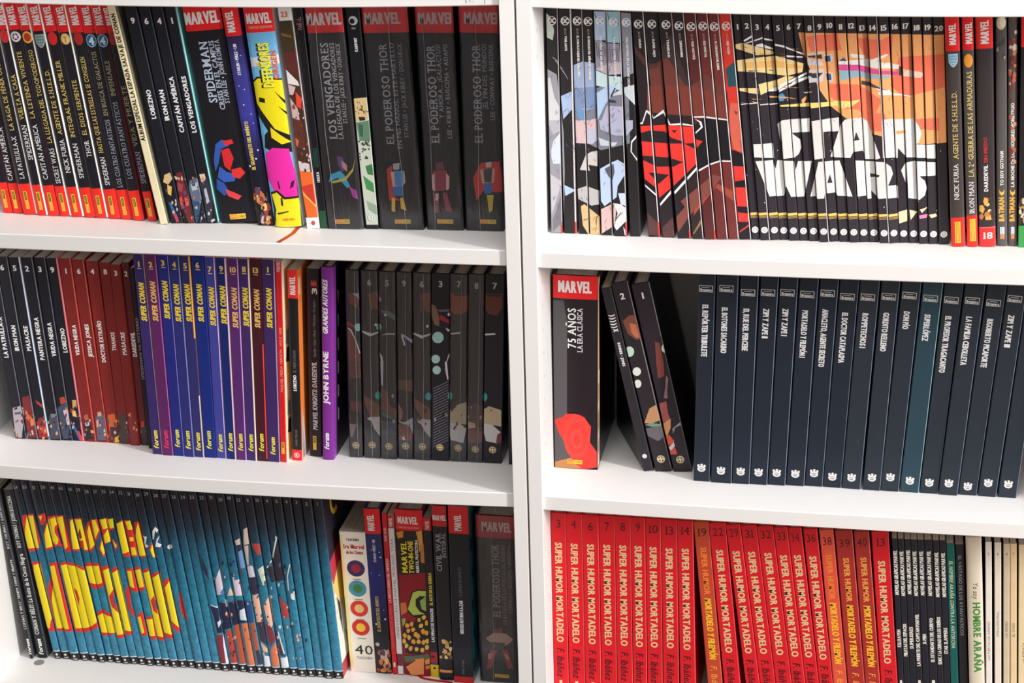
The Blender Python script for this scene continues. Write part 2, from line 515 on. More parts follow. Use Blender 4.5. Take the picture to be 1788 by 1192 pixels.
def blobs(b, y0, y1, cols, n, seed, smin=0.15, smax=0.4, f0=0.1, f1=0.9, part='cover_print'):
    """loose angular patches of printed colour"""
    rn = random.Random(seed); va, vb = v_at(b, y1), v_at(b, y0)
    for i in range(n):
        u = (rn.uniform(f0, f1)-0.5)*b.w; v = rn.uniform(va, vb); r = rn.uniform(smin, smax)*b.w
        a0 = rn.uniform(0, 6); q = rn.randint(5, 8); st = rn.uniform(0.8, 2.0)
        pts = [(u+r*rn.uniform(0.5, 1)*math.cos(a0+j*math.tau/q), v+st*r*rn.uniform(0.5, 1)*math.sin(a0+j*math.tau/q)) for j in range(q)]
        pts = [(x, min(vb, max(va, y))) for x, y in pts]
        lay(b, pts, cols[i % len(cols)], part)
def yellow_box(b, y0, y1, fx=0.5, w=6.5, dark=(60, 70, 20)):
    """small upright two-part publisher's box"""
    h = w*cm_per_px(b)/b.w/2
    ym = y0+(y1-y0)*0.52
    rect(b, y0, y1, (250, 196, 50), fx-h, fx+h, 'logo')
    i = h*0.66
    rect(b, y0+1.3, ym-0.4, dark, fx-i, fx+i, 'logo'); rect(b, ym+0.8, y1-1.3, (240, 130, 40), fx-i, fx+i, 'logo')
    txt(b, 'COMICS', ym-1.5, y0+2.2, w*0.36, (250, 196, 50), fx, 'l', 'logo'); txt(b, 'PANINI', y1-2.2, ym+1.6, w*0.36, (250, 226, 120), fx, 'l', 'logo')
def flat_box(b, y, fx=0.5, w=30, h=9):
    """small lying two-part publisher's box"""
    k = cm_per_px(b)/b.w*w/2
    rect(b, y-h/2, y+h/2, (244, 190, 60), fx-k, fx+k, 'logo'); rect(b, y-h/2+1, y+h/2-1, (236, 120, 40), fx-k*0.94, fx-k*0.06, 'logo')
    htxt(b, 'PANINI', y, h*0.5, (250, 214, 120), 1, fx-k*0.5, 'l', 'logo', w*0.38); htxt(b, 'COMICS', y, h*0.5, (60, 50, 20), 1, fx+k*0.48, 'l', 'logo', w*0.40)

def grad_segments(b):
    """[(v0, v1, colour0, colour1)] from the foot up"""
    k = b.kw
    if 'grad' in k:
        g = [(v_at(b, y), ink(b, c)) for y, c in k['grad']]; g.sort()
        S = []
        if g[0][0] > 0: S.append((0, g[0][0], g[0][1], g[0][1]))
        for p, q in zip(g, g[1:]): S.append((p[0], q[0], p[1], q[1]))
        S.append((g[-1][0], b.H+1, g[-1][1], g[-1][1]))
    else:
        c = ink(b, b.col); S = [(0, b.H, c, c)]
    def band(S, lo, hi, c):
        out = []
        for a, z, c0, c1 in S:
            for p, q in ((a, min(z, lo)), (max(a, hi), z)):
                if q-p > 1e-4:
                    f = lambda t: tuple(c0[i]+(c1[i]-c0[i])*(t-a)/(z-a) for i in range(3))
                    out.append((p, q, f(p), f(q)))
        out.append((lo, hi, c, c)); out.sort(key=lambda s_: s_[0]); return out
    if 'top' in k: S = band(S, v_at(b, k['top'][0]), b.H+1, ink(b, k['top'][1]))
    if 'bot' in k: S = band(S, -1, v_at(b, k['bot'][0]), ink(b, k['bot'][1]))
    out = []
    for a, z, c0, c1 in S:
        a, z = max(0, a), min(b.H, z)
        if z-a > 1e-3: out.append((a, z, c0, c1))
    return out

def build(b):
    k = b.kw
    root = bpy.data.objects.new(k.get('name', 'hardback_book' if b.hard else 'paperback_book'), None); COL.objects.link(root)
    root['label'] = k['label']; root['category'] = 'book'
    if 'group' in k: root['group'] = k['group']
    root.location = (b.x*CM, b.Y*CM, b.z*CM); root.rotation_euler = (0, b.th, 0)
    root.empty_display_size = 0.02
    w, H, D = b.w, b.H, b.D
    t = 0.26 if b.hard else 0.035
    t = min(t, w*0.2)
    if k.get('round'): ss = [i/10 for i in range(11)]
    else:
        r = min(0.10, w*0.12)/w; ss = [0, r, 1-r, 1]
    outer = [(-w/2, D)]+[((s-0.5)*w, prof(b, (s-0.5)*w)) for s in ss]+[(w/2, D)]
    inner = [(w/2-t, D), (w/2-t, prof(b, w/2)+t), (-w/2+t, prof(b, -w/2)+t), (-w/2+t, D)]
    plan = outer+inner; n = len(plan); S = grad_segments(b)
    side = ink(b, k.get('side', b.col)); edge = ink(b, k.get('edge', b.col))
    V = []; Fc = []; K = []
    for x, y in plan: V.append((x*CM, y*CM, 0))
    for i, (a, z, c0, c1) in enumerate(S):
        for x, y in plan: V.append((x*CM, y*CM, z*CM))
        lo, hi = i*n, (i+1)*n
        for j in range(n):
            q = (j+1) % n
            Fc.append((lo+j, lo+q, hi+q, hi+j))
            if j == 0 or j == len(outer)-2:
                K.append(side if not k.get('wrap') else [c0, c0, c1, c1])
            elif j < len(outer)-1:
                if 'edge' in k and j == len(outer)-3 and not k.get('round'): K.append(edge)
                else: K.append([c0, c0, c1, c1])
            else: K.append(side)
    Fc.append(tuple(range(n))[::-1]); K.append(side)
    top = len(S)*n; Fc.append(tuple(range(top, top+n))); K.append(side)
    mt = M[k.get('mat', 'satin')]
    mesh_obj('cover', V, Fc, mt, root, K)
    ins = 0.3 if b.hard else 0.02
    pv, pf = box_data((-w/2+t)*CM, (w/2-t)*CM, (max(prof(b, w/2), prof(b, -w/2))+t)*CM, (D-ins)*CM, ins*CM, (H-ins)*CM)
    mesh_obj('page_block', pv, pf, M['pages'], root)
    for part, (pv, pt, pc) in b.prints.items():
        pr = mesh_obj(part, pv, pt, M[k.get('inkmat', 'ink')], root, pc)
        if part in ('cover_print', 'logo'): pr['kind'] = 'stuff'
    if 'film' in k: wrap_film(b, root, k['film'])
    b.root = root
    return root

def wrap_film(b, root, seed):
    """loose clear film sealed round the book: a slack front sheet with folds, and the welded seam"""
    rn = random.Random(seed); nx, nz = 10, 34
    w, H = b.w, b.H
    amp = b.kw.get('slack', 0.25)
    ph = [rn.uniform(0, 6) for _ in range(6)]
    V = []; Fc = []
    for j in range(nz+1):
        for i in range(nx+1):
            s, q = i/nx, j/nz
            u = (s-0.5)*(w+0.02); v = 0.0+q*(H+0.02)
            fold = math.sin(9*s+5*q+ph[0])*0.4+math.sin(23*s-11*q+ph[1])*0.25+math.sin(3*s+29*q+ph[2])*0.2+rn.uniform(-0.22, 0.22)
            e = min(s, 1-s)*2; e2 = min(q, 1-q)*6
            d = 0.07+amp*(0.5+0.5*fold)*min(1, e*2.5)*min(1, 0.25+e2)
            y = prof(b, u)-0.03-b.layer*0.0016-max(0.02, d)
            V.append((u*CM, y*CM, v*CM))
    for j in range(nz):
        for i in range(nx):
            a = j*(nx+1)+i; Fc.append((a, a+1, a+nx+2, a+nx+1))
    # short returns down the sides so the sheet wraps the edges
    n0 = len(V)
    for j in range(nz+1):
        for u in (-w/2-0.012, w/2+0.012): V.append((u*CM, 0.9*CM, (j/nz*H)*CM))
    for j in range(nz):
        a = j*(nx+1); Fc.append((n0+2*j, a, a+nx+1, n0+2*j+2))
        a += nx; Fc.append((a, n0+2*j+1, n0+2*j+3, a+nx+1))
    mesh_obj('shrink_wrap', V, Fc, M['film'], root, None, True)
    # welded seam
    fx = b.kw.get('seam', 0.5); V = []; Fc = []
    for j in range(nz+1):
        q = j/nz; u = (fx-0.5+0.03*math.sin(3*q+ph[3])+0.012*math.sin(17*q+ph[4]))*w
        y = prof(b, u)-0.05-b.layer*0.0016-0.14-amp
        for du, dy in ((-0.03, 0.05), (0, 0), (0.03, 0.05)): V.append(((u+du)*CM, (y+dy)*CM, (q*H)*CM))
    for j in range(nz):
        for i in range(2):
            a = j*3+i; Fc.append((a, a+1, a+4, a+3))
    mesh_obj('film_seam', V, Fc, M['seam'], root, None, True)
def seam_mat():
    mt, nt, b_ = nodes('welded_film_seam')
    b_.inputs['Base Color'].default_value = (0.5, 0.5, 0.52, 1); b_.inputs['Roughness'].default_value = 0.25
    b_.inputs['Alpha'].default_value = 0.5
    return mt
M['seam'] = seam_mat()
ORD = ['first', 'second', 'third', 'fourth', 'fifth', 'sixth', 'seventh', 'eighth', 'ninth', 'tenth', 'eleventh', 'twelfth', 'thirteenth', 'fourteenth', 'fifteenth', 'sixteenth', 'seventeenth', 'eighteenth', 'nineteenth', 'twentieth']
RED = (232, 30, 36); BLK = (26, 25, 32); WHT = (240, 238, 236); YEL = (250, 205, 40)

def say(n):
    """numbers as words, for the labels"""
    n = int(n); u = 'zero one two three four five six seven eight nine ten eleven twelve thirteen fourteen fifteen sixteen seventeen eighteen nineteen'.split()
    return u[n] if n < 20 else ['', '', 'twenty', 'thirty', 'forty', 'fifty'][n//10]+('-'+u[n % 10] if n % 10 else '')

# ================================================================== the rows of books: where each spine stands
# ---- upper shelf, thin black comics with red caps
xb = [6, 22, 39.6, 65.8, 84, 104, 125, 147, 167.5, 189, 210.7, 231.5, 254.4, 276]
yb_ = [371.5, 372.4, 373, 375.8, 377, 377.6, 378.5, 379.8, 380.5, 381.8, 382.8, 383.8, 385.8, 386.5]
xt = [-70, -53, -37, -13, 5.5, 25.5, 46, 69, 90.5, 114, 136.5, 158, 178, 191]
A = []
for i in range(13):
    A.append(add('L1', 'cap%d' % i, xb[i], xb[i+1], yb_[i+1], xt[i], xt[i+1], 11, BLK, H=29, mat='gloss', top=(51+0.045*xt[i+1], RED), bot=(318.5+0.062*xb[i], (238, 44, 36)), round=0.14,
        side=(244, 236, 228) if i in (2, 3, 5, 6, 8) else (150, 40, 40), group='thin black comics with red caps and red feet',
        label='thin black paperback with red cap and red foot, %s from the cream spine' % ORD[12-i]))
conan_album = add('L1', 'album', 279, 292.6, 392, 185.5, 200.5, 12, (232, 215, 178), H=29.2, mat='satin', side=(112, 108, 98), edge=(226, 205, 150), label='thin cream album with small black lettering leaning beside the red-capped black comics')
xb = [299.5, 320, 341, 361.5, 380.5]; xt = [216, 239.6, 262.4, 285, 306.7]
B4 = [add('L1', 'n'+n, xb[i], xb[i+1], 390.5, xt[i], xt[i+1], 16, (24, 26, 34), H=29, mat='satin', side=(150, 226, 226) if n == '1' else (30, 30, 36), group='black numbered comics with printed figures at the foot',
        label='black paperback numbered %s on the upper shelf beside the cream album' % say(n)) for i, n in enumerate('9641')]
omni = add('L1', 'omni', 387, 448, 391.5, 315.5, 384, 15, (24, 23, 29), H=29, hard=True, mat='satin', top=(53, RED), round=0.06, label='thick black hardback with red cap and a red and blue splash at its foot')
navy = add('L1', 'navy', 450.5, 477.5, 394.4, 385, 415.5, 16, (40, 40, 100), H=29, hard=True, mat='gloss', round=0.1, top=(63, RED), grad=[(64, (44, 34, 74)), (120, (58, 56, 130)), (200, (60, 60, 150)), (250, (40, 40, 96)), (300, (24, 24, 40)), (400, (30, 24, 30))], label='dark blue starry hardback with red cap beside the yellow and pink book')
hulk = add('L1', 'blue', 480, 528, 398, 422, 474.5, 17, (110, 180, 226), H=29, hard=True, mat='gloss', round=0.1, top=(56.5, (226, 34, 40)), side=(228, 228, 232), label='thick hardback with blue, yellow and pink printed spine and red cap')
cmx = add('L1', 'sticker', 536, 557.5, 399.5, 484.5, 507.5, 17, (70, 46, 34), H=29, mat='gloss', top=(36, (242, 238, 236)), bot=(379.5, (244, 240, 240)), side=(222, 216, 216), label='brown and orange paperback with a white price sticker over its top')
green = add('L1', 'green', 560, 573, 399, 513.5, 528, 17, (22, 20, 26), H=29, mat='satin', label='narrow black paperback squeezed between the stickered comic and a film-wrapped hardback')
av = add('L1', 'wrapA', 574.5, 633.5, 400, 529.5, 598.5, 16.5, (40, 36, 42), H=29, hard=True, mat='satin', top=(57, RED), film=3, seam=0.27, slack=0.22, label='film-wrapped black hardback with red cap and a cyan and magenta splash')
dc23 = add('L1', 'leaf', 637.5, 662, 400, 603, 626.5, 17, (22, 22, 28), H=29, hard=True, mat='gloss', label='black and leaf-green hardback with spotted print and a white roundel at its foot')
thor = []
for i, (a, b_, c, d, yb2, lab) in enumerate([(665.5, 739, 629, 712.5, 400.5, 'beside the leaf-green book'), (747, 809.5, 723, 791, 401.5, 'standing in the middle of three'), (813, 880, 801, 868, 403, 'touching the bookcase side panel')]):
    thor.append(add('L1', 'thor%d' % i, a, b_, yb2, c, d, 14.5, (29, 28, 35), H=29, hard=True, mat='satin', top=(57, (226, 36, 42)), film=11+i, seam=(0.62, 0.22, 0.42)[i], slack=0.4, group='film-wrapped black hardbacks with silver titles',
        label='film-wrapped black hardback with red cap and silver title, ' + lab))

# ---- middle shelf of the same bookcase
xb = [4.4, 26.2, 47.3, 67, 87.3, 107.4, 127.4, 147]; yb_ = [764, 765, 766, 767, 767.6, 768.6, 769, 769.8]; xt = [-49, -28.5, -8, 13.6, 35.2, 57.3, 79.3, 100.3]
K6 = []
for i, n in enumerate(['', '', '6', '5', '2', '3', '9']):
    if i == 0: continue
    K6.append(add('L2', 'k'+n, xb[i], xb[i+1], yb_[i+1], xt[i], xt[i+1], 452.5, (27, 27, 35), H=27.1, mat='satin', side=(196, 206, 220) if n == '5' else ((220, 120, 130) if n == '9' else (60, 60, 70)),
        group='black numbered comics with printed figures at the foot', label=('black paperback numbered %s on the middle shelf, in the row before the red paperbacks' % say(n)) if n else 'black paperback at the very start of the middle shelf, its number out of view'))
xb = [147.6, 169.4, 190, 210.2, 227, 244.5]; yb_ = [769.8, 771, 772, 773.4, 775, 777.6]; xt = [102.5, 123.2, 147.4, 171, 192, 208.5]
R6 = []
for i, n in enumerate('16483'):
    R6.append(add('L2', 'r'+n, xb[i], xb[i+1], yb_[i+1], xt[i], xt[i+1], (454.5, 456, 457.5, 458.5, 461)[i], (128, 38, 36), H=27.1-0.1*i, mat='satin', side=(176, 60, 50), group='dark red numbered paperbacks',
        label='dark red paperback numbered %s on the middle shelf' % say(n)))
R6.append(add('L2', 'r2', 247, 259.2, 777.5, 211.3, 224.8, 461, (96, 34, 38), H=27, mat='satin', group='dark red numbered paperbacks', label='dark red paperback numbered two at the end of the red row'))
myst = add('L2', 'myst', 260.2, 266, 783, 226.2, 232.5, 468, (30, 30, 40), mat='satin', label='very thin black comic squeezed between the dark red and purple books')
xb = [267, 284.4, 303, 323, 340, 357.8, 377.9, 396.8, 413.2, 431.3, 449.7, 468, 489.3]; yb_ = [792, 793, 795, 796, 797.5, 798, 799, 800, 801.5, 803, 804, 805, 806.5]
xt = [231.6, 251, 273, 293.6, 312.6, 332, 355.6, 374.5, 396, 415.6, 435, 456, 478.8]
SCN = ['1', '2', '3', '4', '5', '6', '7', '9', '10', '11', '13', '1']
SCC = [(62, 44, 116), (104, 40, 104), (38, 44, 136), (48, 50, 128), (52, 50, 120), (24, 46, 138), (72, 74, 168), (18, 42, 116), (96, 44, 118), (70, 44, 112), (74, 24, 40), (68, 44, 108)]
SCW = [(220, 200, 190), (170, 90, 170), (120, 120, 200), (130, 140, 190), (238, 170, 90), (40, 60, 150), (230, 200, 240), (240, 190, 205), (214, 180, 220), (248, 210, 196), (232, 70, 70), (190, 160, 190)]
SCB = []
for i, n in enumerate(SCN):
    SCB.append(add('L2', 's%d' % i, xb[i], xb[i+1]-0.8, yb_[i+1], xt[i], xt[i+1]-0.8, 447, tuple(q*0.86 for q in SCC[i]), H=29.2, mat='satin', hard=True, side=SCW[i], group='purple and blue numbered hardbacks',
        label='%s hardback numbered %s with yellow lettering%s' % (('purple', 'plum', 'deep blue', 'blue', 'slate blue', 'bright blue', 'violet blue', 'navy blue', 'plum', 'dark violet', 'maroon', 'violet')[i], say(n), ', before the thin red book' if i == 11 else (', opening the purple row' if i == 0 else ''))))
tred = add('L2', 'tred', 490.3, 500.6, 807, 480.2, 490.8, 455.5, (206, 26, 32), H=29, mat='gloss', side=(226, 222, 190), label='thin bright red book at the end of the purple hardback row')
lob = add('L2', 'lob', 509.8, 527.2, 804, 501.2, 518.4, 472, (24, 22, 26), mat='gloss', round=0.12, top=(521, (232, 40, 40)), bot=(785, (228, 36, 42)), side=(230, 126, 60), label='black paperback with orange side, red cap and red foot with white ring')
mk = add('L2', 'mk', 541, 562.6, 797, 535, 556.5, 470, (38, 28, 34), mat='satin', label='black paperback numbered three with a small red horned mark near the top')
byrne = add('L2', 'byrne', 563.8, 582.3, 803, 560, 581, 467, (122, 44, 140), hard=True, mat='satin', round=0.16, side=(28, 30, 44), label='bright purple hardback with white lettering beside the black boxed row')
bx = [(611, 633, 798, 601.5, 626.5, 472), (637, 664, 799.5, 628.8, 659.6, 473), (665.5, 693.6, 801, 661, 689.5, 475), (695.6, 721.8, 801.3, 691.5, 719, 476), (723.2, 752, 803, 720.5, 752.3, 477.5), (752.8, 784, 804.5, 753.5, 785.3, 479), (784.9, 815, 805.6, 786.5, 816.6, 479.5), (816.2, 843.2, 807, 818, 846.4, 480), (844.2, 875.4, 809, 847.6, 881.5, 480.5)]
NIN = []
for i, q in enumerate(bx):
    NIN.append(add('L2', 'nine%d' % i, *q, (32, 30, 38), hard=True, mat='gloss', D=17.5, **({'film': 30+i, 'slack': 0.1, 'seam': (0.72, 0.55, 0.45, 0.62, 0.6, 0, 0.63, 0.7, 0)[i]} if i in (0, 1, 2, 3, 4, 6, 7) else {}), group='glossy black hardbacks with gold roundels',
        label='glossy black hardback with gold roundel, %s from the bright purple book%s' % (ORD[i], ', not wrapped' if i in (5, 8) else '')))
sliver = add('L2', 'sliver', 888.2, 899, 811, 885.5, 896, 480, (34, 32, 38), hard=True, H=26.8, mat='gloss', label='black hardback pressed against the side panel, only its edge showing')

# ---- bottom shelf
cb = []
for i, (a, c, w_) in enumerate([(35.8, -22, 'against the side panel'), (63.8, 6.7, 'beside the teal hardbacks')]):
    cb.append(add('L3', 'cb%d' % i, a, a+23.2, 1149.3, c, c+15.5, 856, (30, 31, 36), mat='gloss', round=0.14, side=(78, 78, 82), label='black paperback with white lettering ' + w_))
TN = ['54', '53', '51', '50', '41', '42', '40', '39', '38', '37', '35', '34', '32', '31', '30', '29', '28', '27', '26', '24', '23', '22', '21', '20', '18', '12', '11', '10', '6', '5', '4', '3', '2', '1']
tb = [101, 116.8, 132.9, 149.7, 166.2, 180, 194.6, 208, 221.4, 235.7, 250, 264, 279, 293, 306.2, 320.7, 336.8, 350.5, 365.3, 380.5, 396, 411.3, 426.8, 441.2, 456, 469.3, 484, 500.5, 515.2, 530.2, 544.9, 560.1, 575.7, 591.8]
tt = [28.9, 45, 60.4, 79.9, 93.6, 109, 125, 139, 151.7, 167.5, 182.8, 196.4, 211.4, 225.4, 239, 256, 272.8, 286.5, 303, 319, 334.8, 351.6, 369, 384.5, 401, 415.3, 430.5, 450, 467, 482, 500, 515.6, 534, 553.3]
tyn = [850.5, 850, 851, 850.3, 851, 852, 854, 855, 858, 858, 858, 859, 860, 862, 863.8, 862, 865, 865.5, 867.3, 867.8, 867.8, 868.5, 868, 872, 869.2, 872.6, 873.3, 873, 873.8, 875, 876, 876.8, 879.4, 879.3]
# the measured centres pick up a pixel of noise: settle them on a smooth run, the books being alike
def smooth(a, k=0.5):
    a = list(a)
    for _ in range(2): a = [a[0]]+[a[i]*(1-k)+k*(a[i-1]+a[i+1])/2 for i in range(1, len(a)-1)]+[a[-1]]
    return a
tt = smooth(tt, 0.6)
TEAL = []
for i, n in enumerate(TN):
    lb = (tb[i-1]+tb[i])/2 if i else tb[i]-8; rb = (tb[i]+tb[i+1])/2 if i < 33 else 600.5
    lt = (tt[i-1]+tt[i])/2 if i else tt[i]-8; rt = (tt[i]+tt[i+1])/2 if i < 33 else 562.5
    yb2 = 1150.2+(tb[i]-101)*0.0712+(0.9 if i % 3 == 2 else (-0.6 if i % 5 == 1 else 0))
    ya = 862+(tt[i]-29)*0.025
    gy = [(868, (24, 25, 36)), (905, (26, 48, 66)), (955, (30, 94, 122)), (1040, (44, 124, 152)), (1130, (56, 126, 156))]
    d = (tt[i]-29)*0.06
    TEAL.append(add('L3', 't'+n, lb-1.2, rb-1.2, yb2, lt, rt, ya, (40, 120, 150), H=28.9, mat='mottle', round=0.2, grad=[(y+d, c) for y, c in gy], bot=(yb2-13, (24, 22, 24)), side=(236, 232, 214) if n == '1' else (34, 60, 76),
        group='slim teal numbered hardbacks', label='slim teal hardback numbered %s on its spine, one of the row with black feet' % say(n)))
era = add('L3', 'era', 612.5, 656, 1168.5, 591.5, 637, 929, (232, 222, 208), mat='satin', D=15.5, ymin=9, side=(214, 206, 196), label='short white book with four coloured discs and a large forty on its spine')
nav2 = add('L3', 'nav2', 656.8, 684, 1174, 633.6, 661.6, 888.5, (34, 36, 100), hard=True, mat='gloss', round=0.1, top=(932, RED), grad=[(933, (44, 46, 100)), (1010, (36, 40, 116)), (1060, (30, 32, 84)), (1100, (26, 26, 34)), (1180, (30, 24, 28))], label='dark blue hardback with red cap between the white disc book and thin red book')
red2 = add('L3', 'red2', 685.6, 694, 1172.6, 666.2, 674, 896, (206, 32, 38), mat='gloss', label='thin red paperback beside the dark blue red-capped hardback')
whi2 = add('L3', 'whi2', 695, 704.2, 1173, 675.8, 686, 899, (228, 222, 220), mat='gloss', top=(922, (206, 40, 44)), bot=(1141, (120, 36, 56)), label='thin white paperback with red cap beside the orange and green book')
two = add('L3', 'two', 705.2, 751.6, 1177, 688.6, 736, 890.5, (140, 30, 40), hard=True, mat='satin', round=0.07, top=(926, (222, 40, 44)), label='thick hardback with orange and green printed spine and red cap')
mas = add('L3', 'mas', 752.2, 767.2, 1182, 738.2, 752.2, 904, (30, 28, 34), mat='gloss', top=(926, (200, 40, 44)), bot=(1160, (224, 190, 40)), label='narrow black paperback with yellow lettering and yellow foot')
cw = add('L3', 'cw', 768, 792, 1187.5, 753, 778, 883, (32, 31, 38), hard=True, mat='gloss', round=0.1, top=(919, (200, 36, 46)), label='black hardback with red cap and a golden burst near its foot')
hero = add('L3', 'hero', 793.2, 826.5, 1192, 781.5, 817, 883.5, (26, 28, 38), hard=True, mat='gloss', top=(931.5, (214, 38, 40)), bot=(1181, (200, 34, 42)), side=(50, 120, 130), label='black hardback with broad red cap and red foot, teal cover at its side')
thor4 = add('L3', 'thor4', 839.5, 903.5, 1188.7, 829, 897, 900.5, (44, 40, 48), hard=True, mat='satin', top=(939, (176, 44, 50)), film=41, seam=0.4, slack=0.4, label='film-wrapped black hardback with red cap standing against the side panel')

# ---- upper shelf of the other bookcase
dcb = [(962.3, 982.5, 407), (985.5, 1006.5, 407.7), (1010, 1029, 408.5), (1030.5, 1048, 409.5), (1050, 1069.5, 411), (1071.5, 1096, 412.5), (1099.5, 1119.5, 413), (1131, 1153.3, 414), (1155, 1178, 415), (1182.5, 1207.3, 417), (1208.5, 1229, 417.8), (1230, 1250.5, 418.5), (1251.3, 1271, 418.5), (1272, 1290.4, 418.6), (1291.5, 1311.8, 418.7)]
dct = [(953.6, 973.3), (974.6, 998), (998.8, 1015.5), (1016.8, 1035.8), (1036.4, 1058), (1058.9, 1082.3), (1083.2, 1102), (1102.8, 1122.5), (1125, 1148.5), (1150.5, 1171.8), (1173.8, 1193.2), (1194.3, 1214), (1215, 1234.8), (1235.8, 1253.8), (1255.5, 1276)]
DCC = [(40, 36, 38)]*7+[(44, 36, 40)]*3+[(52, 38, 40), (92, 42, 42), (110, 48, 46), (120, 52, 48), (226, 62, 48)]
DCG = []
for i in range(15):
    a, b_, y = dcb[i]
    DCG.append(add('R1', 'dc%d' % i, a, b_, y, *dct[i], 24, DCC[i], H=29, hard=True, mat='satin', side=(200, 194, 194) if i in (1, 7, 9, 13) else (70, 60, 60), edge=(30, 27, 30) if i < 11 else None or (60, 30, 32),
        group='hardbacks with round white logos', label='%s hardback with round white logo, %s along from the side panel' % ('black and grey' if i < 7 else ('bright red' if i == 14 else 'dark maroon'), ORD[i])))
sb = [1312.6, 1327.6, 1345.6, 1362, 1378, 1396, 1412.7, 1431, 1448.5, 1465.5, 1483.5, 1501, 1518, 1536, 1554, 1570, 1587.5, 1605, 1622, 1639.5, 1658]
st_ = [1279, 1294, 1311.5, 1329.3, 1347.5, 1366.5, 1384.8, 1403, 1421.2, 1438, 1457, 1476.3, 1495, 1513.5, 1532, 1552.5, 1571.5, 1591, 1610, 1629, 1648.5]
SW = []
for i in range(20):
    fy = (0.0, 0.5, 0.1, -0.4, 0.2, -0.1, 0.3, 0.9, 0.2, 0.0, 0.5, -0.2, -0.3, 0.5, 0.5, -0.4, -0.3, 0.2, 0.1, 0.3)[i]
    SW.append(add('R1', 'sw%d' % (i+1), sb[i]+0.4, sb[i+1]-0.8, 418.7+(sb[i+1]-1327)*0.0245+fy*1.6, st_[i]+0.4, st_[i+1]-0.8, 30, (50, 44, 50), H=29, cock=0.034*(3, 2, 6, 5, 3, 4, 6, 1, 6, 3, 3, 4, 7, 1, 9, 4, 7, 6, 6, 7)[i], hard=True, mat='satin', side=(150, 140, 140) if i in (1, 7, 13) else (40, 36, 40),
        group='numbered hardbacks sharing one white and orange picture', label='black hardback numbered %s, one slice of the orange planet picture' % say(i+1)))
nf = add('R1', 'nf', 1660.5, 1686.5, 431.6, 1650.6, 1673.6, 31, (70, 62, 60), H=29, mat='gloss', round=0.16, top=(89.5, (236, 36, 40)), bot=(380, (240, 48, 46)), side=(248, 226, 190), group='grey comics with red caps and red feet', label='grey paperback with red cap, red foot and pale blue shield')
im = add('R1', 'im', 1688, 1708.4, 431.6, 1680.2, 1698, 31, (84, 76, 74), H=29, mat='gloss', round=0.16, top=(87.5, (236, 40, 42)), bot=(376, (240, 48, 46)), group='grey comics with red caps and red feet', label='grey paperback with red cap, red foot and orange flame mark')
dd = add('R1', 'dd', 1709.6, 1738.8, 431.6, 1703, 1733.3, 31, (60, 52, 54), H=29, mat='gloss', round=0.12, top=(85, (238, 48, 44)), bot=(396, (240, 54, 52)), label='black paperback with red foot numbered eighteen')
bt1 = add('R1', 'bt1', 1741.2, 1758.4, 430, 1738, 1758.2, 31, (92, 88, 86), H=29, mat='gloss', round=0.16, label='slim grey paperback with orange lettering and pale rounded print at its head')
bt2 = add('R1', 'bt2', 1760.2, 1775.8, 430, 1761, 1776, 31, (96, 84, 80), H=29, mat='gloss', round=0.16, label='slim grey paperback with orange lettering and reddish print at its head')
rg = add('R1', 'rg', 1777.5, 1800, 432, 1783.5, 1806, 31, (40, 36, 38), H=29, mat='gloss', top=(82, (226, 44, 40)), bot=(394, (66, 160, 80)), label='paperback with red cap and green foot at the edge of the upper shelf')

# ---- middle shelf of the other bookcase
y75 = add('R2', 'y75', 968, 1042.4, 818.5, 964, 1045, 481.5, (34, 25, 32), hard=True, mat='gloss', D=17.2, top=(522, (240, 36, 40)), side=(30, 24, 30), round=0.03, label='very thick black hardback with red cap and a red shape at its foot')
lean = add('R2', 'lean', 1123.6, 1141, 823.3, 1049.6, 1066.4, 503.5, (44, 40, 46), mat='satin', D=15, label='thin black paperback leaning beside the very thick red-capped hardback')
l2 = add('R2', 'l2', 1143, 1174.6, 824, 1067, 1095, 496, (44, 38, 44), hard=True, mat='satin', D=15.5, edge=(120, 110, 112), group='leaning black hardbacks with gold roundels', label='leaning black hardback numbered two with gold roundel')
l1 = add('R2', 'l1', 1175.8, 1208.4, 824.5, 1101, 1134, 498, (46, 38, 46), hard=True, mat='satin', D=15.5, edge=(120, 110, 112), side=(26, 27, 33), group='leaning black hardbacks with gold roundels', label='leaning black hardback numbered one with gold roundel')
nbr = [1239.4, 1277, 1308, 1339, 1371, 1404, 1435.7, 1468.5, 1502, 1535.8, 1568.5, 1603.8, 1637, 1671, 1704.4, 1739.7, 1775, 1811]
nbl = [1210.6, 1241.5, 1278.5, 1309.5, 1340.5, 1372.5, 1405.5, 1437, 1470, 1507, 1537.5, 1571, 1605.5, 1639, 1673, 1706.5, 1741.5, 1777]
ntr = [1248.7, 1289, 1325, 1359.4, 1393, 1429, 1464.3, 1499.6, 1535.8, 1572, 1608.8, 1646.6, 1681.8, 1721, 1758.5, 1793, 1829, 1866]
ntl = [1220, 1252, 1291.5, 1327, 1361.5, 1395.5, 1431, 1466.5, 1502, 1538.5, 1574.5, 1611.5, 1650, 1685, 1723, 1761, 1796, 1832]
nyb = [840, 843, 844.6, 846, 847, 848, 849, 851, 853.5, 856, 857.6, 859.5, 861.5, 864.5, 864.5, 867, 869, 871]
NAV = []
for i in range(17):
    c = (42, 68, 80) if i == 11 else ((31, 39, 52) if i < 8 else (41, 49, 58))
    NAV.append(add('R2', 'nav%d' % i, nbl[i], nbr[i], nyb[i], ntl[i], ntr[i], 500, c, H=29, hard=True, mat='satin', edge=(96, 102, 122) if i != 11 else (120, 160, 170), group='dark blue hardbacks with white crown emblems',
        label='%s hardback with white crown emblem, %s after the leaning books' % ('teal' if i == 11 else 'dark navy', ORD[i])))

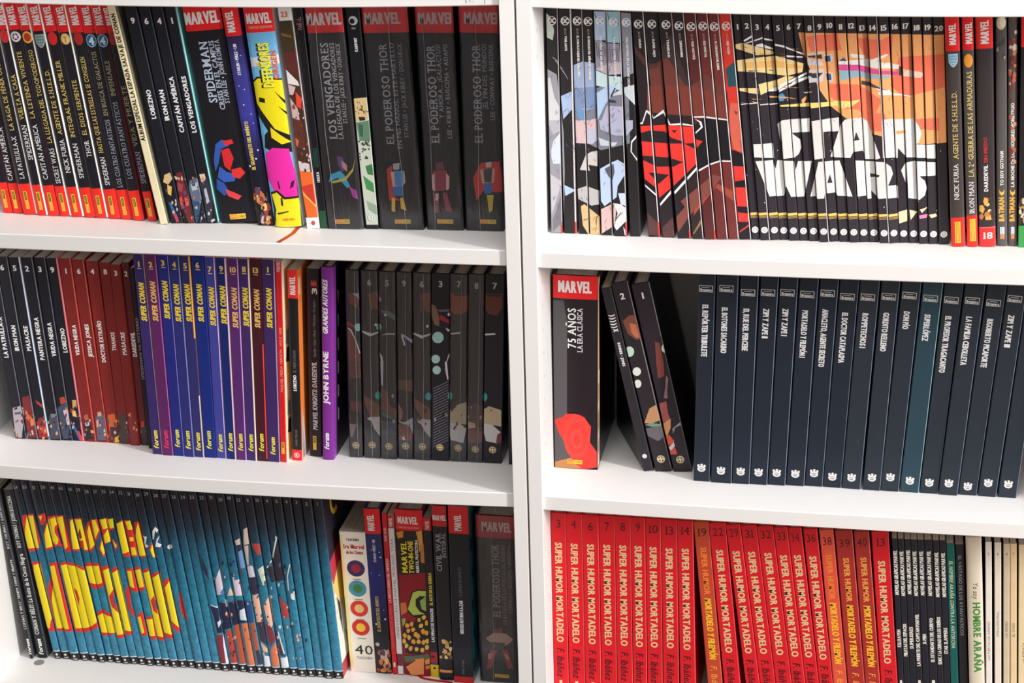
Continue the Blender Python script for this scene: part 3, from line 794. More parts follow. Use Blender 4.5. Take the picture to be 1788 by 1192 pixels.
# ---- bottom shelf of the other bookcase (feet below the picture)
rn_ = ['3', '4', '6', '7', '8', '9', '10', '13', '14', '19', '22', '29', '31', '32', '33', '34', '36', '38', '39', '40', '13']
rbl = [966.9, 993.8, 1022.5, 1050.3, 1078, 1106, 1131, 1157.8, 1187, 1235, 1263.5, 1302, 1326.6, 1354.4, 1382.8, 1406.3, 1430.6, 1454.3, 1480.5, 1511, 1538]
rbr = [993, 1021.8, 1049.6, 1077.3, 1105.3, 1130, 1157, 1186.2, 1215, 1262.3, 1293, 1325.8, 1353.6, 1382, 1405.5, 1429.9, 1453.5, 1478.6, 1509.4, 1536.6, 1567]
rtl = [960.6, 988.3, 1016.6, 1045.4, 1073.6, 1101.6, 1126.6, 1154.6, 1182.6, 1212, 1238.2, 1267.6, 1293.8, 1322, 1351, 1375.7, 1401, 1429.8, 1457.8, 1490.8, 1521]
rtr = [987.8, 1016, 1044.8, 1073, 1101, 1126, 1154, 1182, 1209.7, 1237.6, 1267, 1293, 1321.3, 1350.3, 1375, 1400.4, 1429, 1455.5, 1488.8, 1518, 1552.4]
rty = [905, 906, 908, 909, 911, 912, 914, 915, 917, 920, 921, 922, 924, 925, 926, 928, 929, 930, 932, 934, 936]
RH = []
for i, n in enumerate(rn_):
    od = n in ('19', '38'); dk = n in ('39', '40')
    c = (196, 72, 44) if n == '19' else ((226, 84, 60) if n == '38' else ((172, 46, 42) if dk else (216, 26, 38)))
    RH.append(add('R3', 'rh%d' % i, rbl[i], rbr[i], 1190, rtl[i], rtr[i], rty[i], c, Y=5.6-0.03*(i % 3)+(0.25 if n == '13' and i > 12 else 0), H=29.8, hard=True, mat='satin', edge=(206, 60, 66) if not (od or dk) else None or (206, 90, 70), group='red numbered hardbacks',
        label='%s hardback numbered %s on the bottom shelf%s' % ('orange-red' if od else ('brick red' if dk else 'bright red'), say(n), ', beside the slim black books' if i == 20 else (', before number fourteen' if n == '13' else ''))))
gbl = [1568.5, 1578.6, 1589.4, 1600, 1611.6, 1623.4, 1637.2, 1648.4]; gbr = [1578, 1588.8, 1599.4, 1611, 1622.8, 1636.6, 1647.8, 1659]
gtl = [1556.8, 1567.6, 1579.2, 1590.5, 1601.8, 1613.8, 1628.4, 1640.4]; gtr = [1566.8, 1578.4, 1589.8, 1601, 1613, 1627.6, 1639.8, 1651.2]
GN = [add('R3', 'gn%d' % i, gbl[i], gbr[i], 1190, gtl[i], gtr[i], 940.8+0.45*i, (30, 32, 42), Y=5.9, mat='gloss', D=17, side=(150, 150, 156) if i in (2, 3, 4, 6) else (44, 44, 52), group='slim black comics with white lettering', label='slim black paperback with white lettering, %s after the red hardbacks' % ORD[i]) for i in range(8)]
tea = add('R3', 'tea', 1660, 1673.6, 1190, 1652.3, 1666, 949.5, (12, 92, 86), Y=5.9, mat='gloss', label='thin dark green book beside the slim black comics')
vas = add('R3', 'vas', 1675, 1690.2, 1190, 1667.6, 1682.8, 951.5, (28, 28, 36), Y=6.2, mat='gloss', label='thin black book between the dark green and cream ones')
ara = add('R3', 'ara', 1693.2, 1719, 1190, 1685.4, 1714.6, 940, (226, 214, 192), Y=5.7, H=29.8, mat='gloss', round=0.16, label='cream book with green block lettering on its spine')
crm = []
for i, (a, b_, c, d, y, colr, n) in enumerate([(1721.4, 1732.4, 1720.4, 1731.4, 946, (244, 234, 224), '5'), (1736.6, 1748.4, 1736.2, 1748, 947, (242, 230, 214), '6'), (1751.6, 1763, 1752.2, 1763, 949, (216, 200, 170), '8'), (1764, 1775.4, 1764, 1775.2, 949, (238, 208, 160), '7'), (1777.6, 1796, 1779, 1797, 951, (236, 214, 170), '')]):
    crm.append(add('R3', 'crm%d' % i, a, b_, 1190, c, d, y, colr, Y=6.0, mat='satin', side=(96, 40, 34), group='slim cream comics', label=('slim cream paperback numbered %s with tiny grey lettering' % say(n)) if n else 'cream paperback at the very edge of the bottom shelf'))

settle()

# ================================================================== printing on the spines
def marvel_up(b, y0, y1, cap, col=WHT, fx=0.5): txt(b, 'MARVEL', y0, y1, cap, col, fx, 'B', 'logo')

# ---- red-capped thin comics
WT = ['', 'CAPITÁN AMÉRICA', 'LA PATRULLA-X', 'SPIDERMAN', 'CAPITÁN AMÉRICA', 'SECRET WARS', 'NICK FURIA', 'SPIDERMAN', 'THOR', 'SPIDERMAN', 'LOS CUATRO FANTÁSTICOS', 'LOS CUATRO FANTÁSTICOS', 'SPIDERMAN']
WY = [0, (315, 222), (312, 238), (279, 218), (313, 217), (320, 259), (302, 243), (311, 250), (274, 245), (323, 274), (327, 209), (312, 178), (320, 265)]
YT = ['', '', 'LA SAGA DE FÉNIX OSCURA', 'VUELTA A CASA', 'LA LEYENDA VIVIENTE', 'LA LLEGADA DEL TODOPODEROSO', 'AGENTE DE S.H.I.E.L.D.', 'INTEGRAL FRANK MILLER', 'EL DIOS SERPIENTE', 'HASTA QUE LAS ESTRELLAS SE CONGELEN', 'EN BUSCA DE GALACTUS', 'IMPENSABLE', 'VIDA Y MUERTE']
YY = [0, 0, (228, 88), (209, 130), (207, 90), (250, 87), (235, 122), (240, 105), (236, 140), (267, 99), (202, 90), (168, 106), (256, 150)]
for i, b in enumerate(A):
    bb = 318.5+0.062*(26+21*i)
    yellow_box(b, bb+11, bb+42, 0.46, 6.5)
    if i: txt(b, WT[i], *WY[i], 8.6, (226, 222, 224) if i < 10 else (150, 150, 166), 0.5, 'ls')
    if i > 1: txt(b, YT[i], *YY[i], 8.0, (214, 184, 96) if i < 10 else (150, 140, 104), 0.5, 'ls')
    if i >= 3: marvel_up(b, 43+0.03*i, 9.5+0.2*i, 12.5, (248, 238, 236), 0.52)
for i, cl in ((3, (206, 40, 40)), (7, (216, 36, 40)), (9, (176, 40, 40)), (12, (150, 40, 40))): cdisk(A[i], 63+(0 if i == 3 else 4), 8.2, cl, 0.5, 'logo', 12)
cdisk(A[4], 64, 9.4, (238, 190, 190)); cdisk(A[4], 64, 7.6, (250, 246, 244)); cdisk(A[4], 64, 6, (50, 62, 110))
def star(b, y, r, col, fx=0.5, part='logo', k_=0.42, n=5):
    k = cm_per_px(b); v = v_at(b, y, fx); u = (fx-0.5)*b.w
    lay(b, [(u+(r if j % 2 == 0 else r*k_)*k*math.sin(j*math.pi/n), v+(r if j % 2 == 0 else r*k_)*k*math.cos(j*math.pi/n)) for j in range(2*n)], col, part)
star(A[4], 64, 5.8, WHT)
cdisk(A[5], 65, 9.2, (238, 178, 60), ry=10.5); cdisk(A[5], 65, 6.4, (176, 54, 40), ry=7.5)
def shield(b, y, w, h, c1, c2, fx=0.5):
    k = cm_per_px(b); v = v_at(b, y, fx); u = (fx-0.5)*b.w
    P = [(-.5, .5), (.5, .5), (.48, -.1), (.25, -.38), (0, -.5), (-.25, -.38), (-.48, -.1)]
    lay(b, [(u+p*w*k, v+q*h*k) for p, q in P], c1, 'logo'); lay(b, [(u+p*w*.78*k, v+q*h*.78*k) for p, q in P], c2, 'logo')
    for q in (.22, 0, -.2): lay(b, [(u-.3*w*k, v+(q-.04)*h*k), (u+.3*w*k, v+(q-.04)*h*k), (u+.3*w*k, v+(q+.04)*h*k), (u-.3*w*k, v+(q+.04)*h*k)], c1, 'logo')
shield(A[6], 72, 17, 24, (150, 172, 172), (96, 118, 122))
cdisk(A[8], 68, 8.6, (216, 176, 96), ry=10); cdisk(A[8], 68, 6.6, (236, 206, 140), ry=8); htxt(A[8], 'T', 69, 10, (190, 140, 60), 0.3)
for i in (10, 11):
    cdisk(A[i], 71, 9.4, (166, 196, 214), ry=11.5); cdisk(A[i], 71, 8, (34, 92, 142), ry=10); htxt(A[i], '4', 71.5, 13, (190, 214, 226), 0.5, 0.5, 'B', 'logo')

txt(conan_album, 'ÁLBUM ESPECIAL LA ESPADA SALVAJE DE CONAN', 246, 24, 7.4, (34, 28, 24), 0.5, 'B')

for b, n, y, s, y0, y1 in zip(B4, '9641', (36, 37, 37, 36), ('LOBEZNO', 'IRON MAN', 'CAPITÁN AMÉRICA', 'LOS VENGADORES'), (207, 210, 231, 231), (157, 157, 134, 133)):
    htxt(b, n, y, 10, (238, 236, 240), 0.4, 0.5); txt(b, s, y0, y1, 8, (240, 238, 240), 0.5, 'B')
def crowd(row, bks, P):
    for pts, c in P: art(row, pts, c, None, bks)
FG = [([(287, 305), (297, 301), (301, 312), (294, 322), (285, 318)], (206, 178, 130)), ([(292, 322), (300, 326), (299, 342), (293, 338)], (222, 176, 88)), ([(294, 352), (300, 356), (312, 382), (309, 389), (304, 378)], (50, 96, 156)), ([(302, 368), (306, 372), (313, 387), (308, 388)], (206, 54, 66)),
      ([(308, 302), (318, 300), (322, 320), (330, 345), (334, 372), (340, 389), (330, 390), (318, 360), (310, 330)], (112, 34, 42)), ([(310, 318), (320, 322), (318, 336), (311, 332)], (160, 60, 62)), ([(313, 345), (317, 342), (322, 362), (316, 366)], (198, 78, 70)), ([(322, 345), (329, 344), (330, 358), (325, 360)], (206, 92, 84)),
      ([(331, 315), (343, 310), (350, 322), (352, 345), (348, 372), (344, 389), (340, 389), (336, 350), (329, 330)], (92, 104, 126)), ([(335, 350), (349, 352), (348, 380), (342, 389)], (44, 78, 110)), ([(333, 322), (345, 318), (346, 330), (336, 334)], (170, 178, 190)),
      ([(346, 305), (358, 302), (364, 318), (372, 345), (370, 388), (362, 388), (356, 350)], (48, 48, 58)), ([(348, 304), (357, 303), (360, 314), (352, 318)], (214, 190, 160)), ([(356, 330), (360, 328), (366, 352), (361, 356)], (176, 180, 196)), ([(368, 384), (374, 381), (376, 384), (370, 389)], (190, 186, 186))]
crowd('L1', B4, FG)

htxt(omni, 'MARVEL', 31, 20, (250, 240, 240), 1, 0.48, 'B', 'logo', 62)
txt(omni, 'SPIDERMAN', 179, 72, 15, (176, 186, 206), 0.40, 's'); txt(omni, 'CRISIS EN EL CAMPUS', 191, 71, 9, (172, 180, 198), 0.62, 's', 'subtitle_lettering'); txt(omni, 'STAN LEE • JOHN ROMITA', 180, 69, 8, (160, 168, 186), 0.77, 's', 'subtitle_lettering')
for p, c in [([(376, 252), (386, 244), (402, 246), (400, 254), (386, 260), (382, 284), (376, 300), (373, 280)], (52, 88, 170)), ([(386, 262), (400, 258), (408, 276), (402, 298), (392, 290)], (206, 40, 46)), ([(383, 290), (396, 300), (412, 304), (410, 316), (392, 318), (380, 310)], (54, 90, 176)), ([(404, 296), (420, 292), (428, 302), (418, 312), (406, 308)], (214, 48, 48)),
             ([(378, 312), (392, 320), (400, 334), (392, 342), (378, 330)], (48, 82, 164)), ([(394, 330), (410, 336), (422, 342), (416, 349), (398, 342)], (222, 64, 70)), ([(388, 246), (404, 243), (408, 250), (394, 254)], (214, 46, 50))]: art('L1', p, c, None, [omni])
flat_box(omni, 377.5, 0.5, 30, 9)

marvel_up(navy, 56, 20, 13.5, (246, 236, 236), 0.42); txt(navy, 'STARLIN • PÉREZ • LIM', 131, 77, 5.5, (220, 220, 236), 0.45, 'B', 'subtitle_lettering')
txt(navy, 'EL GUANTELETE DEL INFINITO', 296, 212, 6.5, (226, 196, 84), 0.36, 'B')
for y, fx, r in ((97, .7, .9), (150, .3, 1), (156, .6, 1), (183, .4, 1.3), (199, .75, .9), (226, .2, .8), (262, .8, 1.5), (277, .6, 1.6), (290, .15, 1.8), (215, .8, .8)): cdisk(navy, y, r, (226, 228, 246), fx, 'cover_print')
blobs(navy, 326, 393, [(190, 106, 54), (214, 150, 90), (92, 66, 84), (206, 190, 180), (150, 60, 50)], 16, 5, 0.14, 0.3)
blobs(navy, 350, 390, [(222, 130, 60), (240, 186, 120)], 5, 8, 0.16, 0.28, 0.3, 0.75)

htxt(hulk, 'MARVEL', 32, 17, (250, 240, 238), 1, 0.5, 'B', 'logo', 43); htxt(hulk, 'LIMITED EDITION', 47.5, 4.2, (246, 150, 120), 1, 0.52, 'B', 'logo', 42)
for p, c in [([(430, 102), (495, 94), (497, 110), (433, 118)], (206, 214, 222)), ([(437, 145), (448, 134), (498, 138), (510, 240), (498, 252), (470, 232), (452, 205), (440, 178)], (24, 22, 20)), ([(440, 146), (450, 137), (492, 140), (505, 236), (480, 225), (458, 196), (444, 176)], (240, 214, 24)),
             ([(452, 170), (462, 172), (463, 180), (452, 178)], (30, 26, 20)), ([(478, 158), (497, 176), (497, 182)], (30, 26, 20)), ([(484, 184), (505, 200), (503, 204)], (30, 26, 20)),
             ([(462, 236), (474, 222), (512, 240), (512, 266), (470, 262), (462, 258)], (24, 20, 24)), ([(472, 222), (490, 236), (508, 248), (492, 252), (474, 240)], (236, 208, 30)), ([(463, 268), (476, 258), (504, 260), (514, 300), (524, 346), (500, 344), (480, 336), (466, 310)], (228, 44, 160)), ([(510, 262), (516, 262), (526, 346), (520, 346)], (60, 20, 50)), ([(484, 316), (486, 316), (490, 330), (487, 330)], (60, 16, 44)), ([(508, 318), (514, 314), (512, 326), (506, 330)], (60, 16, 44)),
             ([(472, 336), (484, 332), (498, 344), (526, 342), (527, 372), (528, 398), (476, 398), (478, 368)], (30, 26, 16)), ([(474, 340), (483, 336), (496, 348), (522, 346), (524, 372), (526, 396), (480, 396), (482, 366)], (240, 216, 30)), ([(484, 372), (504, 368), (504, 370), (486, 375)], (60, 50, 10)), ([(490, 346), (493, 344), (495, 360), (491, 358)], (40, 34, 12))]: art('L1', p, c, None, [hulk])
txt(hulk, 'DEFENSORES', 153, 76, 21, (30, 24, 20), 0.50, 'B'); txt(hulk, 'DEFENSORES', 152, 75, 18, (250, 226, 60), 0.53, 'B'); txt(hulk, 'LOS', 118, 109, 5, (250, 210, 80), 0.28, 'B', 'subtitle_lettering'); txt(hulk, 'ORIGEN', 138, 89, 9, (214, 90, 40), 0.84, 'B', 'subtitle_lettering')
htxt(hulk, 'PANINI COMICS', 383, 4, (226, 130, 30), 1, 0.55, 'B', 'logo', 22)

htxt(cmx, '23', 25, 9, (206, 90, 70), 0.5, 0.45)
for p, c in [([(486, 37), (509, 37), (514, 84), (490, 90)], (64, 52, 30)), ([(487, 56), (508, 62), (510, 66), (488, 62)], (128, 96, 40)), ([(492, 92), (516, 90), (520, 130), (497, 124)], (92, 40, 34)), ([(498, 120), (520, 142), (523, 150), (502, 146)], (226, 216, 216)), ([(500, 146), (516, 152), (512, 166), (502, 164)], (204, 178, 182)), ([(516, 160), (527, 172), (526, 190), (518, 186)], (226, 70, 50)), ([(506, 170), (520, 190), (524, 214), (508, 204)], (196, 170, 170)), ([(510, 205), (528, 212), (534, 260), (514, 258)], (92, 46, 40)), ([(516, 240), (522, 246), (520, 256), (514, 250)], (206, 100, 54)), ([(519, 280), (540, 286), (542, 300), (524, 300)], (206, 196, 196)), ([(522, 298), (545, 300), (558, 379), (536, 379)], (232, 104, 42)), ([(526, 326), (546, 320), (552, 362), (540, 350)], (204, 56, 44)), ([(528, 334), (552, 358), (552, 362), (530, 340)], (246, 176, 90))]: art('L1', p, c, None, [cmx])
disk(cmx, 547, 389, 3.6, (196, 70, 70), 'logo', 4.2)

marvel_up(green, 52, 30, 9, (150, 110, 108), 0.4); txt(green, 'HULKA', 318, 300, 5, (210, 212, 216), 0.5, 'B')
rect(green, 368, 398, (26, 76, 50), 0.1, 0.9); rect(green, 258, 292, (20, 52, 52), 0.2, 0.8)

htxt(av, 'MARVEL', 33, 20, (248, 240, 238), 1, 0.47, 'B', 'logo', 62)
txt(av, 'LOS VENGADORES', 243, 75, 14, (178, 176, 180), 0.42, 's'); txt(av, 'LA LLEGADA DE LOS VENGADORES', 243, 75, 8, (190, 188, 190), 0.63, 's', 'subtitle_lettering'); txt(av, 'STAN LEE • JACK KIRBY • DON HECK', 215, 75, 7.5, (180, 178, 180), 0.79, 's', 'subtitle_lettering')
for p, c in [([(578, 304), (594, 298), (602, 306), (612, 326), (606, 328), (590, 310), (574, 318)], (70, 170, 206)), ([(588, 272), (598, 274), (606, 294), (598, 300), (590, 288)], (96, 70, 120)), ([(596, 280), (606, 288), (606, 300), (598, 292)], (206, 150, 150)), ([(610, 326), (622, 332), (626, 348), (616, 344)], (176, 72, 160)), ([(578, 317), (602, 310), (616, 294), (620, 276), (617, 298), (604, 315), (582, 320)], (196, 180, 80))]: art('L1', p, c, None, [av])
flat_box(av, 386.5, 0.42, 27, 8)

cdisk(dc23, 36, 8, (196, 198, 206), 0.5); cdisk(dc23, 37, 4.6, (24, 26, 34), 0.42); htxt(dc23, 'DC', 49.5, 3, (200, 200, 206), 0.4, 0.5, 'B', 'logo')
txt(dc23, 'FLASHPOINT', 90, 66, 5, (226, 226, 230), 0.55, 'B')
for p, c in [([(617, 172), (640, 170), (648, 240), (655, 300), (660, 392), (640, 392), (632, 320), (624, 250)], (190, 196, 180)), ([(617, 172), (639, 170), (643, 208), (622, 212)], (206, 178, 128)), ([(626, 204), (637, 204), (638, 210), (628, 211)], (44, 36, 30)), ([(622, 214), (644, 210), (647, 246), (628, 246)], (92, 128, 100)), ([(626, 216), (634, 218), (634, 240), (628, 236)], (56, 92, 72)), ([(638, 290), (650, 286), (652, 306), (642, 304)], (58, 120, 70)), ([(634, 306), (652, 320), (654, 336), (640, 330)], (70, 136, 78)), ([(640, 350), (660, 360), (660, 376), (644, 366)], (140, 160, 136))]: art('L1', p, c, None, [dc23])
for i in range(26):
    rn = random.Random(i); x, y = 619+rn.random()*16+i*0.5, 176+rn.random()*22; disk(dc23, x, y, 0.9, (70, 52, 34), 'cover_print')
    x, y = 626+rn.random()*20, 244+rn.random()*34; disk(dc23, x, y, 1.4, (50, 46, 34), 'cover_print')
disk(dc23, 649.5, 379.5, 6.2, (236, 238, 234)); disk(dc23, 649.5, 379.5, 5, (150, 156, 150)); htxt(dc23, '23', 379.5, 6, (236, 238, 234), 0.35, 0.5)

for b, x0, x1 in ((thor[0], 660, 700), (thor[1], 747, 786), (thor[2], 825, 876)): htxt(b, 'MARVEL', 32, 19, (206, 190, 190), 1, (0.44, 0.55, 0.60)[thor.index(b)], 'B', 'logo', 62)
txt(thor[0], 'EL PODEROSO THOR', 252, 75, 14, (150, 148, 156), 0.40, 's'); txt(thor[0], 'EN MIS MANOS, ESTE MARTILLO', 260, 75, 8, (140, 138, 146), 0.60, 's', 'subtitle_lettering'); txt(thor[0], 'STAN LEE • JACK KIRBY • DON HECK', 240, 75, 7.5, (130, 128, 136), 0.77, 's', 'subtitle_lettering')
txt(thor[1], 'EL PODEROSO THOR', 250, 78, 14, (156, 154, 162), 0.36, 's'); txt(thor[1], 'Y AHORA... ¡GALACTUS!', 207, 78, 8, (146, 144, 152), 0.56, 's', 'subtitle_lettering'); txt(thor[1], 'LEE • KIRBY • BUSCEMA • ADAMS', 242, 77, 7.5, (146, 144, 152), 0.75, 's', 'subtitle_lettering')
txt(thor[2], 'EL PODEROSO THOR', 250, 77, 14, (146, 144, 152), 0.42, 's'); txt(thor[2], '¡EL FIN DEL MUNDO!', 190, 77, 8, (136, 134, 142), 0.62, 's', 'subtitle_lettering'); txt(thor[2], 'LEE • CONWAY • BUSCEMA', 210, 77, 7.5, (130, 128, 136), 0.80, 's', 'subtitle_lettering')
for p, c in [([(675, 296), (684, 288), (690, 345), (706, 350), (680, 350)], (176, 52, 46)), ([(682, 300), (706, 298), (708, 318), (700, 330), (686, 326)], (200, 170, 150)), ([(688, 298), (704, 298), (704, 324), (690, 324)], (74, 130, 190)), ([(686, 326), (704, 324), (703, 342), (688, 342)], (46, 110, 176)), ([(684, 345), (690, 345), (690, 370), (684, 368)], (222, 178, 66)), ([(699, 345), (704, 345), (710, 368), (700, 364)], (222, 178, 66)), ([(686, 286), (698, 284), (697, 296), (687, 296)], (170, 168, 172))]: art('L1', p, c, None, [thor[0]])
for p, c in [([(760, 284), (774, 282), (776, 296), (762, 297)], (104, 44, 70)), ([(756, 298), (780, 297), (778, 332), (758, 334)], (138, 48, 72)), ([(754, 306), (759, 302), (760, 334), (755, 330)], (206, 166, 160)), ([(779, 302), (785, 308), (784, 330), (779, 332)], (206, 166, 160)), ([(758, 336), (766, 336), (766, 372), (758, 370)], (146, 70, 92)), ([(773, 336), (780, 336), (790, 370), (778, 368)], (146, 60, 84)), ([(761, 338), (766, 338), (765, 350), (760, 350)], (212, 172, 166))]: art('L1', p, c, None, [thor[1]])
for p, c in [([(826, 310), (840, 284), (872, 282), (880, 334), (866, 336), (846, 330), (832, 350)], (192, 52, 46)), ([(838, 296), (864, 294), (862, 318), (842, 320)], (190, 160, 142)), ([(844, 296), (860, 294), (858, 318), (846, 318)], (60, 60, 70)), ([(844, 320), (860, 320), (858, 338), (846, 338)], (46, 110, 180)), ([(850, 340), (862, 340), (860, 368), (854, 370)], (196, 178, 70)), ([(848, 284), (858, 282), (858, 292), (849, 292)], (180, 178, 176))]: art('L1', p, c, None, [thor[2]])
for b, fx in ((thor[0], .53), (thor[1], .5), (thor[2], .6)): flat_box(b, 386.5, fx, 29, 7.5)

# ---- middle shelf
KT = [('LA PATRULLA-X', 624, 553, '', 0), ('IRON MAN', 612, 568, '6', 467), ('MASACRE', 612, 569, '5', 468), ('PANTERA NEGRA', 628, 554, '2', 469), ('VIUDA NEGRA', 622, 563, '3', 470), ('LOBEZNO', 615, 573, '9', 471)]
for b, (s, y0, y1, n, yn) in zip(K6, KT):
    txt(b, s, y0, y1, 7.6, (236, 236, 242), 0.5, 'B')
    if n: htxt(b, n, yn, 9.5, (236, 236, 240), 0.4, 0.42)
crowd('L2', K6, [([(0, 700), (6, 694), (12, 712), (20, 730), (22, 764), (2, 764), (0, 740)], (60, 70, 96)), ([(2, 690), (8, 688), (10, 700), (3, 704)], (206, 160, 110)), ([(0, 735), (4, 740), (5, 764), (0, 764)], (206, 96, 50)), ([(22, 712), (36, 708), (42, 722), (40, 745), (38, 764), (28, 764), (24, 735)], (168, 160, 168)), ([(25, 720), (38, 718), (38, 722), (26, 724)], (86, 80, 92)), ([(38, 694), (50, 690), (56, 706), (64, 740), (64, 764), (50, 764), (42, 720)], (120, 40, 42)), ([(44, 715), (52, 722), (52, 735), (45, 730)], (216, 96, 60)), ([(52, 728), (58, 724), (60, 742), (54, 744)], (220, 120, 70)),
      ([(62, 698), (74, 706), (74, 712), (64, 704)], (170, 60, 60)), ([(64, 736), (72, 728), (80, 734), (84, 764), (66, 764)], (150, 40, 40)), ([(70, 746), (80, 744), (84, 756), (76, 758)], (206, 70, 50)), ([(86, 726), (94, 722), (100, 730), (104, 766), (88, 766)], (70, 70, 84)), ([(88, 722), (98, 722), (98, 726), (90, 730)], (120, 120, 132)), ([(100, 712), (118, 700), (122, 722), (120, 766), (108, 766)], (66, 72, 92)), ([(104, 694), (112, 692), (116, 702), (106, 706)], (176, 70, 50)), ([(110, 716), (120, 714), (124, 740), (118, 742)], (206, 180, 190)), ([(126, 698), (133, 698), (134, 712), (127, 712)], (206, 160, 90)), ([(126, 716), (132, 714), (133, 728), (127, 726)], (232, 190, 110)), ([(124, 738), (130, 742), (144, 768), (138, 768)], (50, 96, 160)), ([(134, 752), (138, 752), (146, 769), (141, 769)], (206, 70, 70))])
RT = [('VIUDA NEGRA', 620, 567, '1', 473), ('JESSICA JONES', 623, 566, '6', 473.5), ('DOCTOR EXTRAÑO', 632, 560, '4', 474), ('THANOS', 612, 580, '8', 474.5), ('MASACRE', 619, 580, '3', 477), ('DAREDEVIL', 622, 580, '2', 478)]
for b, (s, y0, y1, n, yn) in zip(R6, RT):
    txt(b, s, y0, y1, 7, (236, 222, 222), 0.5, 'B'); htxt(b, n, yn, 8.8, (236, 220, 220), 0.4, 0.5)
crowd('L2', R6, [([(147, 738), (154, 735), (160, 745), (164, 766), (150, 768)], (44, 34, 40)), ([(146, 726), (153, 722), (155, 732), (149, 734)], (176, 96, 70)), ([(148, 738), (156, 736), (156, 743), (150, 744)], (186, 186, 196)), ([(158, 750), (166, 752), (166, 756), (159, 756)], (226, 150, 80)), ([(167, 728), (176, 718), (184, 728), (186, 768), (170, 768)], (96, 90, 108)), ([(170, 720), (176, 718), (177, 726), (171, 727)], (206, 160, 130)), ([(168, 734), (172, 732), (172, 745), (169, 746)], (206, 160, 140)), ([(188, 724), (200, 722), (204, 740), (202, 760), (192, 760)], (206, 96, 40)), ([(192, 745), (206, 745), (208, 772), (194, 772)], (80, 40, 40)), ([(200, 764), (208, 760), (208, 772), (200, 772)], (230, 186, 60)), ([(207, 722), (220, 722), (222, 745), (222, 774), (210, 774)], (72, 60, 56)), ([(223, 720), (232, 718), (236, 740), (242, 776), (230, 776)], (134, 44, 44)), ([(223, 724), (228, 720), (228, 728)], (226, 130, 110)), ([(246, 738), (252, 736), (256, 750), (258, 777), (248, 777)], (60, 52, 52)), ([(246, 736), (251, 734), (252, 744), (247, 746)], (196, 50, 46))])
txt(myst, 'SPIDERMAN VS. MYSTERIO', 662, 555, 5, (150, 150, 164), 0.5, 'l')
SY = [(461, 560, 493, 782, 751), (462, 560, 491, 782, 751), (459, 556, 490, 780, 750), (462, 561, 496, 783, 752), (464, 561, 496, 786, 755), (463, 561, 496, 783, 752), (470, 568, 501, 788, 758), (469, 565, 499, 787, 756), (471, 572, 502, 786, 757), (470, 569, 502, 787, 758), (472, 572, 505, 787, 757), (471, 572, 503, 793, 763)]
for i, b in enumerate(SCB):
    yn, a, c, d, e = SY[i]; gold = (226, 190, 110) if i in (0, 1, 2, 3, 4, 5, 7, 8, 9, 10) else (240, 214, 120)
    htxt(b, SCN[i], yn, 9.5, gold, 0.62 if len(SCN[i]) > 1 else 0.36, 0.5, 'B'); rect(b, yn+7, yn+8.3, gold, 0.32, 0.72, 'number_lettering')
    ty = (238, 200, 50) if i not in (1, 8, 10) else (222, 176, 96)
    txt(b, 'SUPER CONAN', a, c, 9.5, ty, 0.52, 'Bi'); txt(b, 'forum', d, e, 8.6, (226, 50, 80) if i == 1 else (246, 214, 70), 0.45, 'Bi', 'logo')
marvel_up(tred, 474, 457, 6, (226, 180, 176)); txt(tred, 'MARVEL MEDIA VERSIÓN · HULK GRIS', 684, 572, 4.4, (244, 170, 150), 0.55, 'l'); yellow_box(tred, 772, 792, 0.45, 5.4, (120, 60, 30))
marvel_up(lob, 514, 483, 9.5, (248, 236, 236), 0.5); txt(lob, 'LOBEZNO', 682, 655, 5.5, (236, 236, 238), 0.5, 'B'); txt(lob, 'EL VIEJO LOGAN', 650, 612, 5, (120, 116, 122), 0.5, 'l', 'subtitle_lettering'); txt(lob, 'MARK MILLAR', 778, 750, 4, (130, 110, 110), 0.5, 'l', 'subtitle_lettering')
cdisk(lob, 794.5, 5, (246, 214, 210), 0.5); cdisk(lob, 794.5, 3.8, (228, 50, 54), 0.5); htxt(lob, 'R', 794.5, 4.6, (246, 220, 216), 0.2, 0.5, 'B', 'logo')
rect(mk, 492, 499.5, (206, 70, 60), 0.35, 0.8, 'logo'); rect(mk, 489.5, 492, (206, 70, 60), 0.38, 0.46, 'logo'); rect(mk, 488, 492, (206, 70, 60), 0.54, 0.62, 'logo'); rect(mk, 489.5, 492, (206, 70, 60), 0.7, 0.78, 'logo')
txt(mk, '3', 513, 503, 9, (236, 230, 232), 0.62, 'B', 'number_lettering'); txt(mk, 'Bendis • Gale • Mack • Winslade • Rodgers', 622, 524, 5, (150, 140, 146), 0.55, 'l', 'subtitle_lettering'); txt(mk, 'MARVEL KNIGHTS: DAREDEVIL', 750, 632, 8, (196, 190, 194), 0.5, 'Bi'); yellow_box(mk, 761, 785, 0.42, 6, (60, 40, 30))
txt(byrne, 'GRANDES AUTORES', 582, 488, 9, (244, 240, 246), 0.32, 'Bi'); txt(byrne, 'JOHN BYRNE', 705, 614, 9.5, (244, 240, 246), 0.34, 'B'); txt(byrne, 'forum', 783.5, 756, 8.6, (246, 244, 248), 0.38, 'Bi', 'logo')
NN = ['', '6', '5', '9', '6', '3', '7', '8', '7']
for b, n, y in zip(NIN, NN, (0, 493, 494, 495, 496, 496, 496, 499, 499)):
    if n: htxt(b, n, y, 10.5, (176, 176, 184), 0.22, 0.5, 'B')
T1 = (580, 470, 5.5875); T2 = (580, 630, 5.5875)
GR = (70, 66, 76)
